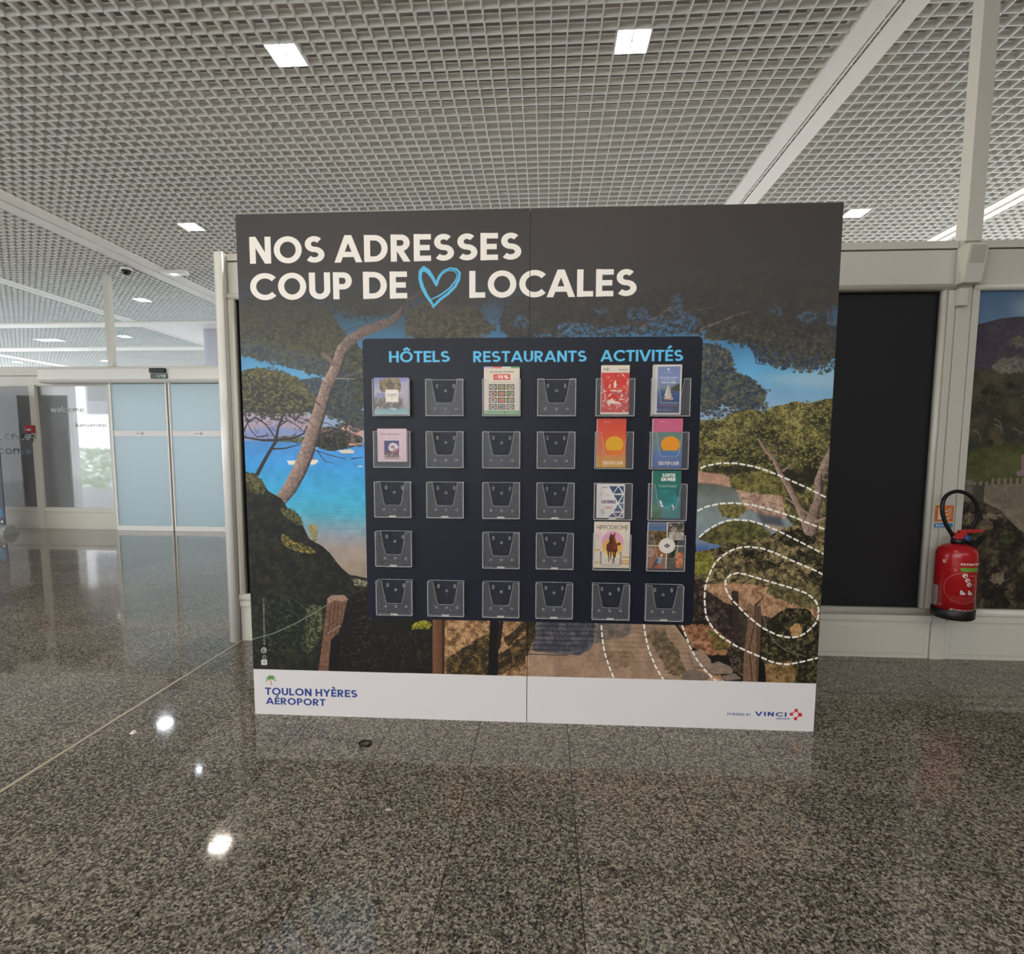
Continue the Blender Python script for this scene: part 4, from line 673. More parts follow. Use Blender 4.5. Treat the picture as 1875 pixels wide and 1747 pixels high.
WARM = mat('warm diffuser', (255, 255, 255), .6, emit=(1, .9, .78), es=LAMP); COOL = mat('cool diffuser', (255, 255, 255), .6, emit=(.86, .9, 1.), es=LAMP); PANEL = mat('dim light panel', (200, 220, 235), .6, emit=(.7, .9, 1.), es=.5)
def granite():
    m = bpy.data.materials.new('polished granite'); m.use_nodes = True; nt = m.node_tree; N = nt.nodes; L = nt.links; b = N['Principled BSDF']
    g = N.new('ShaderNodeNewGeometry')
    v = N.new('ShaderNodeTexVoronoi'); v.inputs['Scale'].default_value = 140; v.inputs['Randomness'].default_value = 1
    v2 = N.new('ShaderNodeTexVoronoi'); v2.inputs['Scale'].default_value = 260
    n = N.new('ShaderNodeTexNoise'); n.inputs['Scale'].default_value = 150; n.inputs['Detail'].default_value = 5; n.inputs['Roughness'].default_value = .7
    for q in (v, v2, n): L.new(g.outputs['Position'], q.inputs['Vector'])
    s = N.new('ShaderNodeSeparateColor'); L.new(v.outputs['Color'], s.inputs[0]); s2 = N.new('ShaderNodeSeparateColor'); L.new(v2.outputs['Color'], s2.inputs[0])
    a = N.new('ShaderNodeMath'); a.operation = 'MULTIPLY_ADD'; a.inputs[1].default_value = .36; L.new(s.outputs[0], a.inputs[0])
    a2 = N.new('ShaderNodeMath'); a2.operation = 'MULTIPLY_ADD'; a2.inputs[1].default_value = .20; L.new(s2.outputs[1], a2.inputs[0])
    a3 = N.new('ShaderNodeMath'); a3.operation = 'MULTIPLY'; a3.inputs[1].default_value = .56; L.new(n.outputs['Fac'], a3.inputs[0]); L.new(a3.outputs[0], a2.inputs[2]); L.new(a2.outputs[0], a.inputs[2])
    # tone of each tile
    sp = N.new('ShaderNodeVectorMath'); sp.operation = 'SUBTRACT'; sp.inputs[1].default_value = (.115, 1.585, 0); L.new(g.outputs['Position'], sp.inputs[0])
    sc_ = N.new('ShaderNodeVectorMath'); sc_.operation = 'SCALE'; sc_.inputs['Scale'].default_value = 2.5; L.new(sp.outputs[0], sc_.inputs[0])
    fl = N.new('ShaderNodeVectorMath'); fl.operation = 'FLOOR'; L.new(sc_.outputs[0], fl.inputs[0])
    ml = N.new('ShaderNodeVectorMath'); ml.operation = 'MULTIPLY'; ml.inputs[1].default_value = (1, 1, 0); L.new(fl.outputs[0], ml.inputs[0])
    wn = N.new('ShaderNodeTexWhiteNoise'); wn.noise_dimensions = '3D'; L.new(ml.outputs[0], wn.inputs['Vector'])
    # columns of tiles share a tone too
    mx = N.new('ShaderNodeVectorMath'); mx.operation = 'MULTIPLY'; mx.inputs[1].default_value = (1, 0, 0); L.new(fl.outputs[0], mx.inputs[0]); wx = N.new('ShaderNodeTexWhiteNoise'); L.new(mx.outputs[0], wx.inputs['Vector'])
    t1 = N.new('ShaderNodeMath'); t1.operation = 'MULTIPLY_ADD'; t1.inputs[1].default_value = .05; t1.inputs[2].default_value = -.045; L.new(wn.outputs['Value'], t1.inputs[0])
    t2 = N.new('ShaderNodeMath'); t2.operation = 'MULTIPLY_ADD'; t2.inputs[1].default_value = .05; L.new(wx.outputs['Value'], t2.inputs[0]); L.new(t1.outputs[0], t2.inputs[2])
    ad = N.new('ShaderNodeMath'); ad.operation = 'ADD'; L.new(a.outputs[0], ad.inputs[0]); L.new(t2.outputs[0], ad.inputs[1])
    r = N.new('ShaderNodeValToRGB'); e = r.color_ramp.elements; e[0].position = .30; e[0].color = (*srgb((38, 35, 33)), 1); e[1].position = .78; e[1].color = (*srgb((172, 160, 146)), 1)
    for p_, c_ in ((.42, (66, 62, 56)), (.52, (95, 90, 80)), (.62, (124, 117, 104))): k = e.new(p_); k.color = (*srgb(c_), 1)
    L.new(ad.outputs[0], r.inputs[0]); L.new(r.outputs[0], b.inputs['Base Color']); b.inputs['Roughness'].default_value = .055; b.inputs['Specular IOR Level'].default_value = .36
    return m
GRAN = granite()
def mixmat(name, transp, dif, glos_rough=.05, haze=.08, tint=(1, 1, 1), gl=.7):
    """clear sheet: mostly see-through, a little haze, fresnel gloss"""
    m = bpy.data.materials.new(name); m.use_nodes = True; nt = m.node_tree; N = nt.nodes; L = nt.links; N.remove(N['Principled BSDF'])
    o = N['Material Output']; t = N.new('ShaderNodeBsdfTransparent'); t.inputs[0].default_value = (*tint, 1); d = N.new('ShaderNodeBsdfDiffuse'); d.inputs[0].default_value = (*srgb(dif), 1)
    a = N.new('ShaderNodeMixShader'); a.inputs[0].default_value = haze; L.new(t.outputs[0], a.inputs[1]); L.new(d.outputs[0], a.inputs[2])
    g = N.new('ShaderNodeBsdfGlossy'); g.inputs['Roughness'].default_value = glos_rough; f = N.new('ShaderNodeFresnel'); f.inputs[0].default_value = 1.46
    c = N.new('ShaderNodeMixShader'); k = N.new('ShaderNodeMath'); k.operation = 'MULTIPLY'; k.inputs[1].default_value = gl; L.new(f.outputs[0], k.inputs[0]); L.new(k.outputs[0], c.inputs[0]); L.new(a.outputs[0], c.inputs[1]); L.new(g.outputs[0], c.inputs[2]); L.new(c.outputs[0], o.inputs[0])
    return m
ACRY = mixmat('clear acrylic', 1, (200, 200, 205), .32, .045, gl=.3); ACRE = mixmat('acrylic cut edge', 1, (225, 225, 225), .5, .3, gl=.2); ACRB = mixmat('clear acrylic back', 1, (200, 200, 205), .5, .012, gl=.0)
def frosted():
    m = bpy.data.materials.new('frosted glass'); m.use_nodes = True; nt = m.node_tree; N = nt.nodes; L = nt.links; N.remove(N['Principled BSDF']); o = N['Material Output']
    t = N.new('ShaderNodeBsdfTranslucent'); t.inputs[0].default_value = (.88, .98, 1., 1); d = N.new('ShaderNodeBsdfDiffuse'); d.inputs[0].default_value = (.62, .80, .82, 1)
    a = N.new('ShaderNodeMixShader'); a.inputs[0].default_value = .12; L.new(t.outputs[0], a.inputs[1]); L.new(d.outputs[0], a.inputs[2])
    g = N.new('ShaderNodeBsdfGlossy'); g.inputs['Roughness'].default_value = .25; f = N.new('ShaderNodeFresnel'); c = N.new('ShaderNodeMixShader'); L.new(f.outputs[0], c.inputs[0]); L.new(a.outputs[0], c.inputs[1]); L.new(g.outputs[0], c.inputs[2]); L.new(c.outputs[0], o.inputs[0]); return m
FROST = frosted()
def sheet():
    m = bpy.data.materials.new('translucent sky dimmer'); m.use_nodes = True; nt = m.node_tree; N = nt.nodes; N.remove(N['Principled BSDF']); t = N.new('ShaderNodeBsdfTranslucent'); t.inputs[0].default_value = (.46, .58, .66, 1); d = N.new('ShaderNodeBsdfDiffuse'); d.inputs[0].default_value = (.3, .32, .34, 1)
    a = N.new('ShaderNodeMixShader'); a.inputs[0].default_value = .5; nt.links.new(t.outputs[0], a.inputs[1]); nt.links.new(d.outputs[0], a.inputs[2]); nt.links.new(a.outputs[0], N['Material Output'].inputs[0]); return m
SHEET = sheet(); SKYMASK = sheet(); SKYMASK.name = 'translucent sky mask'; SKYMASK.node_tree.nodes['Translucent BSDF'].inputs[0].default_value = (.62, .62, .7, 1)
def film_glass():
    m = bpy.data.materials.new('filmed glass'); m.use_nodes = True; nt = m.node_tree; N = nt.nodes; L = nt.links; N.remove(N['Principled BSDF']); o = N['Material Output']
    t = N.new('ShaderNodeBsdfRefraction'); t.inputs['Roughness'].default_value = .22; t.inputs['IOR'].default_value = 1.03; t.inputs[0].default_value = (.93, .95, .96, 1); d = N.new('ShaderNodeBsdfDiffuse'); d.inputs[0].default_value = (*srgb((182, 182, 180)), 1)
    a = N.new('ShaderNodeMixShader'); a.inputs[0].default_value = .4; L.new(t.outputs[0], a.inputs[1]); L.new(d.outputs[0], a.inputs[2])
    g = N.new('ShaderNodeBsdfGlossy'); g.inputs['Roughness'].default_value = .05; f = N.new('ShaderNodeFresnel'); c = N.new('ShaderNodeMixShader'); L.new(f.outputs[0], c.inputs[0]); L.new(a.outputs[0], c.inputs[1]); L.new(g.outputs[0], c.inputs[2]); L.new(c.outputs[0], o.inputs[0]); return m
GLASS = film_glass()
# ---------------------------------------------------------------- mesh helpers
class MB:
    def __init__(s): s.v = []; s.f = []; s.uv = {}; s.sm = []
    def box(s, x0, y0, z0, x1, y1, z1):
        b = len(s.v); s.v += [(x0, y0, z0), (x1, y0, z0), (x1, y1, z0), (x0, y1, z0), (x0, y0, z1), (x1, y0, z1), (x1, y1, z1), (x0, y1, z1)]
        s.f += [tuple(b + i for i in q) for q in ((0, 3, 2, 1), (4, 5, 6, 7), (0, 1, 5, 4), (1, 2, 6, 5), (2, 3, 7, 6), (3, 0, 4, 7))]; return s
    def prism(s, prof, axis, a, c):
        """extrude a closed 2-D profile: axis 'x' profile=(y,z); 'y' profile=(x,z); 'z' profile=(x,y)"""
        n = len(prof); b = len(s.v)
        for t in (a, c):
            for p, q in prof: s.v.append({'x': (t, p, q), 'y': (p, t, q), 'z': (p, q, t)}[axis])
        for i in range(n): j = (i + 1) % n; s.f.append((b + i, b + j, b + n + j, b + n + i))
        s.f.append(tuple(b + i for i in range(n))[::-1]); s.f.append(tuple(b + n + i for i in range(n))); return s
    def lathe(s, prof, cx, cy, n=28, cap=True):
        b = len(s.v)
        for r, z in prof:
            for i in range(n): t = 2 * math.pi * i / n; s.v.append((cx + r * math.cos(t), cy + r * math.sin(t), z))
        for k in range(len(prof) - 1):
            for i in range(n): j = (i + 1) % n; s.f.append((b + k * n + i, b + k * n + j, b + (k + 1) * n + j, b + (k + 1) * n + i))
        if cap: s.f.append(tuple(b + i for i in range(n))[::-1]); s.f.append(tuple(b + (len(prof) - 1) * n + i for i in range(n)))
        return s
    def tube(s, pts, r, n=10):
        P = [Vector(p) for p in pts]; b = len(s.v); m = len(P); ref = Vector((0, 1, .01))
        for k in range(m):
            d = (P[min(k + 1, m - 1)] - P[max(k - 1, 0)]).normalized(); a = d.cross(ref)
            if a.length < .1: a = d.cross(Vector((1, 0, 0)))
            a.normalize(); c = d.cross(a); rr = r[k] if isinstance(r, (list, tuple)) else r
            for i in range(n): t = 2 * math.pi * i / n; s.v.append(tuple(P[k] + a * rr * math.cos(t) + c * rr * math.sin(t)))
        for k in range(m - 1):
            for i in range(n): j = (i + 1) % n; s.f.append((b + k * n + i, b + k * n + j, b + (k + 1) * n + j, b + (k + 1) * n + i))
        s.f.append(tuple(b + i for i in range(n))[::-1]); s.f.append(tuple(b + (m - 1) * n + i for i in range(n))); return s
    def build(s, name, m, parent=None, smooth=False, uvf=None, bevel=0, mats=None, mf=None, kind=None):
        me = bpy.data.meshes.new(name); me.from_pydata(s.v, [], s.f); me.update()
        bm = bmesh.new(); bm.from_mesh(me); bmesh.ops.recalc_face_normals(bm, faces=bm.faces)
        if bevel: bmesh.ops.bevel(bm, geom=list(bm.edges), offset=bevel, segments=2, affect='EDGES', profile=.6, clamp_overlap=True)
        bm.to_mesh(me); bm.free()
        me.materials.append(m)
        if mats:
            for q in mats: me.materials.append(q)
        if mf:
            for p in me.polygons: p.material_index = mf(p)
        if uvf:
            ul = me.uv_layers.new(name='uv')
            for p in me.polygons:
                for li in p.loop_indices: ul.data[li].uv = uvf(me.vertices[me.loops[li].vertex_index].co, p)
        if smooth:
            for p in me.polygons: p.use_smooth = len(p.vertices) == 4
        o = bpy.data.objects.new(name, me); COL.objects.link(o)
        if parent: o.parent = parent
        if kind: o['kind'] = kind
        return o
def tag(o, label=None, cat=None, group=None, kind=None):
    if label: o['label'] = label
    if cat: o['category'] = cat
    if group: o['group'] = group
    if kind: o['kind'] = kind
    return o
def empty(name, loc=(0, 0, 0), rz=0., **k):
    o = bpy.data.objects.new(name, None); COL.objects.link(o); o.location = loc; o.rotation_euler = (0, 0, rz); o.empty_display_size = .1; return tag(o, **k)
def dup(root, loc, rz=None):
    c = root.copy(); COL.objects.link(c); c.location = loc
    if rz is not None: c.rotation_euler = (0, 0, rz)
    for ch in list(root.children):
        d = ch.copy(); COL.objects.link(d); d.parent = c
        for g in list(ch.children): e = g.copy(); COL.objects.link(e); e.parent = d
    return c
def letters(txt, x0, z0, x1, z1, y, th=.001, wgt=.2, gap=.17):
    """lettering as thin raised strokes on a plane of constant y, read from -y"""
    m = MB(); gl = []; cx = 0.
    for ch in txt:
        if ch == ' ': cx += .35; continue
        g, adv = glyph(ch, wgt); gl.append((cx, g)); cx += adv + gap
    sx = (x1 - x0) / (cx - gap); h = z1 - z0
    for ox, g in gl:
        for pl in g:
            if isinstance(pl[0], str): pl = pl[1:]
            for (ax, az), (bx, bz) in zip(pl[:-1], pl[1:]):
                A = Vector((x0 + (ox + ax) * sx, z0 + min(max(az, 0), 1.35) * h)); B = Vector((x0 + (ox + bx) * sx, z0 + min(max(bz, 0), 1.35) * h)); d = B - A
                if d.length < 1e-6: continue
                d.normalize(); n = Vector((-d.y, d.x)) * wgt * h / 2; e = d * wgt * h * .12
                q = [A - e + n, A - e - n, B + e - n, B + e + n]; m.prism([(v.x, v.y) for v in q], 'y', y - th, y)
    return m
# ---------------------------------------------------------------- floor
def build_floor():
    fl = MB().box(-20, -6, -.06, 8, 8.25, -.006).build('floor', SLOT); tag(fl, 'polished speckled grey granite tile floor of the hall', kind='structure')
    T = .4; g = .0012; tiles = []
    xs = [(.115 + T * k, .115 + T * (k + 1)) for k in range(-5, 19)]; xs += [(-1.967, -1.885)]; xs += [(-1.985 - T * (k + 1), -1.985 - T * k) for k in range(44)]
    ys = [1.585 + T * k for k in range(-18, 17)]
    for a, b in xs:
        for y in ys:
            d = math.hypot((a + b) / 2 + .2 - (y < 3) * 0, y + .2); vis = y > .9 and abs((a + b) / 2 + .06 * y) < y * .95 + .5
            tiles.append(((0 if vis else 100) + d, a, b, y))
    tiles.sort(); base = {}
    rest = MB()
    for i, (d, a, b, y) in enumerate(tiles):
        w_ = round(b - a, 3); y1 = min(y + T, 8.2)
        if i < 290 and y + T < 8.2:
            if w_ not in base:
                o = MB().box(g, g, -.006, w_ - g, T - g, 0).build('floor_tile', GRAN, fl); base[w_] = o.data
            else: o = bpy.data.objects.new('floor_tile', base[w_]); COL.objects.link(o); o.parent = fl
            o.location = (a, y, 0)
        else: rest.box(a + g, y + g, -.006, b - g, y1 - g, 0)
    rest.build('tile_field', GRAN, fl, kind='stuff')
    MB().box(-1.984, -6, -.006, -1.968, 8.1, .0008).build('joint_strip', BRASS, fl)
build_floor()
# ---------------------------------------------------------------- ceiling
def build_ceiling():
    MB().box(-20, 8.4, 4.75, 8, 19, 4.76).build('sky_dimmer', SHEET, ce_par := empty('trim_30', kind='structure', label='unseen translucent blue grey sheet added to dim the sky over the forecourt'))  # unseen sheet added to tone down sky light on the far ceiling
    ce = MB().box(-20, -3, 4.75, 8, 8.4, 4.8).build('ceiling', PLEN); tag(ce, 'dark void above the open cell ceiling', kind='structure')
    t, h = .0085, .048; z0, z1 = HC, HC + h; nb = 0; rest = MB()
    X0, X1, Y0, Y1 = -19.9, 7.9, -3, 18.9
    lm = MB().box(-t / 2, Y0, z0, t / 2, Y1, z1); cm = MB().box(X0, -t / 2, z0, X1, t / 2, z1); ml = mc = None
    for k in range(int((X0 - .0132) / CELL) + 1, int((X1 - .0132) / CELL)):
        x = .0132 + k * CELL
        if -8.2 < x < 6.3:
            if ml is None: o = lm.build('grid_blade', BLADE, ce); ml = o.data
            else: o = bpy.data.objects.new('grid_blade', ml); COL.objects.link(o); o.parent = ce
            o.location = (x, 0, 0)
        else: rest.box(x - t / 2, Y0, z0, x + t / 2, Y1, z1)
    for i in range(-62, 152):
        y = 3.439 + i * CELL
        if 3.2 < y < 15.8:
            if mc is None: o = cm.build('grid_blade', BLADE, ce); mc = o.data
            else: o = bpy.data.objects.new('grid_blade', mc); COL.objects.link(o); o.parent = ce
            o.location = (0, y, 0)
        else: rest.box(X0, y - t / 2, z0, X1, y + t / 2, z1)
    rest.build('blade_field', BLADE, ce, kind='stuff')
    n = 0
    for xa, xb, ya, yb in ((1.85, 2.172, Y0, Y1), (-5.86, -5.46, Y0, 10.95), (-8.5, -8.25, Y0, Y1), (4.62, 4.85, Y0, Y1), (-15.2, -14.9, Y0, Y1)):
        n += 1; r = empty('trim_%d' % n, (0, 0, 0), kind='structure', label='white double rail ceiling beam running away from the camera'); m_ = (xa + xb) / 2; s = .011
        MB().box(xa, ya, HC - .006, m_ - s * 2, yb, HC + .09).build('flange', BEAMW, r); MB().box(m_ + s * 2, ya, HC - .006, xb, yb, HC + .09).build('flange', BEAMW, r)
        MB().box(m_ - s * 2, ya, HC + .012, m_ + s * 2, yb, HC + .03).build('slot', SLOT, r); MB().box(m_ - s * .7, ya, HC - .002, m_ + s * .7, yb, HC + .012).build('centre_rail', BEAMW, r)
    for ya, yb in ((10.93, 11.25), (13.5, 13.9)):
        n += 1; r = empty('trim_%d' % n, kind='structure', label='white ceiling beam running across the hall'); MB().box(-19.9, ya, HC - .03, -5 if ya < 12 else 7.9, yb, HC + .1).build('flange', BEAMW, r)
    n += 1; o = MB().box(-8.25, 11.25, HC - .012, 7.9, 13.5, HC + .05).build('trim_%d' % n, BEAMW); tag(o, 'plain white soffit beyond the cross beam', kind='structure')
build_ceiling()
# ---------------------------------------------------------------- back wall with frames
def bead(m, x0, x1, z0, z1, y, d=.03, horiz=True):
    n = 8; pr = []
    for i in range(n + 1): t = math.pi * i / n; pr.append((math.cos(t), math.sin(t)))
    if horiz: m.prism([(y + .02, z0)] + [(y - d * s, (z0 + z1) / 2 - (z1 - z0) / 2 * c) for c, s in pr] + [(y + .02, z1)], 'x', x0, x1)
    else: m.prism([(x0, y + .02)] + [((x0 + x1) / 2 - (x1 - x0) / 2 * c, y - d * s) for c, s in pr] + [(x1, y + .02)], 'z', z0, z1)
    return m
def build_wall():
    W = empty('wall_back', (0, 3.38, 0), kind='structure', label='ivory framed partition wall behind the display stand')
    Y = -.0   # local y 0 = panel face at 3.38
    P = lambda mb, name, m=WHITE, **k: mb.build(name, m, W, **k)
    bays = ((-1.92, 2.27), (2.475, 4.6))
    for i, (a, b) in enumerate(((-1.975, 2.342), (2.435, 4.64))):
        P(MB().box(a, .02, 2.21, b, .06, 2.405), 'header_panel'); P(MB().box(a, .008, 2.411, b, .08, 2.452), 'top_rail', bevel=.002)
        P(bead(MB(), a, b, 2.176, 2.214, .01, .022), 'frame_bead', smooth=True)
        P(MB().box(a, .012, .0, b, .06, .232), 'lower_panel'); P(MB().box(a + .03, .006, .03, b - .03, .014, .2), 'inset_panel', bevel=.002)
        P(bead(MB(), a, b, .268, .316, .004, .016), 'ledge_bead', smooth=True); P(MB().box(a, 0, .233, b, .06, .27), 'ledge_rail')
        if i == 0: P(MB().box(-1.94, .045, .3, 2.28, .06, 2.2), 'infill_panel', DARK)
    for a, b, e in ((-1.975, -1.955, 1), (2.302, 2.343, -1), (2.434, 2.475, 0), (4.6, 4.64, 0)):
        P(MB().box(a + .001, .004, .27, b, .06, 2.2), 'stile', bevel=.002)
        if e: P(bead(MB(), *((-1.957, -1.93) if e > 0 else (2.27, 2.302)), .29, 2.2, .012, .014, False), 'frame_bead', smooth=True)
    for a, b in ((2.348, 2.429), (4.645, 4.73)): P(MB().box(a, .002, 0, b, .07, 2.452), 'pilaster', bevel=.002); P(MB().box(a + .004, -.0, .0, b - .004, .004, .225), 'base_plate')
    pr = [(-1.978, .07), (-1.978, -.034), (-2.012, -.034)] + [(-2.012 - .035 * math.sin(math.pi / 2 * i / 8), -.034 + .045 * (1 - math.cos(math.pi / 2 * i / 8))) for i in range(1, 9)] + [(-2.047, .07)]
    P(MB().prism(pr, 'z', 0, 2.452), 'end_post', WHITE2, smooth=True)
    P(MB().box(2.357, -.02, 2.44, 2.442, .065, HC + .02), 'column', WHITE, bevel=.002)
    P(MB().box(-2.0, .07, 0, 4.7, .09, 2.45), 'back_lining'); MB().box(2.475, .03, .3, 3.775, .045, 2.2).build('poster_print', printed('castle print', paint_castle(), .4, .82), W, uvf=lambda c, p: ((c.x - 2.475) / 1.3, (c.z - .3) / 1.9))['label'] = 'large landscape print of a hilltop castle'
build_wall()
def on_wall():
    r = empty('alarm_sounder', (2.37, 3.379, 2.2), label='wedge shaped ivory alarm box at the top of the pilaster', cat='alarm')
    MB().prism([(0, 0), (0, .205), (-.1, .205), (-.062, 0)], 'x', -.044, .058).build('housing', WHITE, r, bevel=.004); MB().prism([(-.07, .1), (-.083, .1), (-.1, .19), (-.09, .19)], 'x', -.03, .045).build('lens', mat('alarm lens', (176, 174, 160), .5), r)
    r = empty('junction_box', (2.36, 3.381, 2.083), label='small plain ivory box on the pilaster under the alarm', cat='box'); MB().box(-.027, -.034, 0, .027, 0, .095).build('cover', WHITE, r, bevel=.003)
    s = MB().box(-.052, -.001, 0, .052, 0, .14).build('fire_sign', printed('fire sign', print_fire(), .4), uvf=lambda c, p: ((c.x + .052) / .104, c.z / .14)); s.location = (2.367, 3.38, .80); tag(s, 'orange and blue extinguisher sticker on the wall behind the hose loop', 'sign')
    # extinguisher
    r = empty('fire_extinguisher', (2.352, 3.235, .31), label='red fire extinguisher with black hose loop hung on the wall', cat='fire extinguisher')
    R_ = .1; pr = [(R_, .048), (R_, .355), (R_ * .985, .375), (R_ * .9, .398), (R_ * .72, .414), (.045, .424), (.03, .428)]
    MB().lathe(pr, 0, 0, 40).build('cylinder', RED, r, smooth=True, mats=[printed('extinguisher label', print_ext(), .22)], mf=lambda p: 1 if abs(p.normal.z) < .3 and len(p.vertices) == 4 and p.center.z < .36 else 0,
        uvf=lambda c, p: ((lambda a, b: ((a if abs(a - b) < 3 else a + 2 * math.pi * (1 if b > a else -1)) / (2 * math.pi) + .59))(math.atan2(c.x, -c.y), math.atan2(p.center.x, -p.center.y)), (c.z + .0) / .40))
    MB().lathe([(.096, 0), (.103, .008), (.103, .055), (.1, .058)], 0, 0, 40).build('base_boot', BLACK, r, smooth=True)
    MB().lathe([(.034, .424), (.034, .452), (.026, .456)], 0, 0, 24).build('neck_collar', BLACK, r, smooth=True)
    v = MB().box(-.03, -.022, .452, .034, .022, .488).build('valve_body', REDP, r, bevel=.005); MB().lathe([(.016, 0), (.016, .014), (.01, .018)], 0, 0, 20).build('pressure_gauge', BLUEP, v).matrix_local = Matrix.Translation((.03, -.02, .462)) @ Matrix.Rotation(math.pi / 2, 4, 'X')
    MB().prism([(0, .488), (.03, .487), (.125, .495), (.125, .508), (.03, .506), (0, .5)], 'y', -.012, .012).build('squeeze_lever', REDP, r, bevel=.002)
    MB().prism([(.01, .46), (.03, .462), (.1, .44), (.125, .468), (.14, .474), (.12, .43), (.085, .395), (.07, .37), (.06, .38), (.07, .42), (.04, .44)], 'y', -.012, .012).build('carry_handle', BLACK, r)
    hp = [(-.026, 0, .462), (-.05, -.01, .49), (-.082, -.012, .54), (-.104, -.012, .60), (-.106, -.01, .65), (-.088, 0, .69), (-.05, .01, .715), (-.004, .015, .722), (.045, .015, .705), (.085, .015, .665), (.108, .02, .61), (.108, .03, .55), (.098, .045, .49), (.088, .06, .43), (.084, .075, .36), (.084, .08, .26)]
    H = [];
    for i in range(len(hp) - 1):
        p0, p1, p2, p3 = [Vector(hp[max(0, min(len(hp) - 1, i + k))]) for k in (-1, 0, 1, 2)]
        for t in (0, .33, .66): H.append(.5 * ((2 * p1) + (p2 - p0) * t + (2 * p0 - 5 * p1 + 4 * p2 - p3) * t * t + (3 * p1 - p0 - 3 * p2 + p3) * t ** 3))
    H.append(Vector(hp[-1])); MB().tube([tuple(q) for q in H], .0105, 12).build('hose', BLACK, r, smooth=True); MB().tube([(-.018, 0, .452), (-.036, -.004, .474)], .011, 10).build('hose_fitting', STEEL, r, smooth=True)
    MB().box(-.035, .085, .2, .035, .125, .34).build('wall_bracket', BLACK, r)
on_wall()
o = MB().box(6, -6, 0, 6.1, 3.4, HC + .2).build('light_block_right', mat('grey light block', (112, 108, 102), .7)); tag(o, 'unseen plain grey wall added on the right to block light', kind='structure')  # added out of view to darken the right side of the hall
o = MB().box(0, -6.1, 0, 6.1, -6, HC + .2).build('light_block_rear', bpy.data.materials['grey light block']); tag(o, 'unseen plain grey wall added behind the viewpoint to block light', kind='structure')  # unseen, added to keep daylight off the right from behind
o = MB().box(-9, -6.1, 0, 0, -6, .9).build('trim_33', mat('grey low light block', (120, 118, 114), .7)); tag(o, 'unseen low grey block added behind the viewpoint to cut sky light', kind='structure')  # unseen block added to darken what the stand reflects
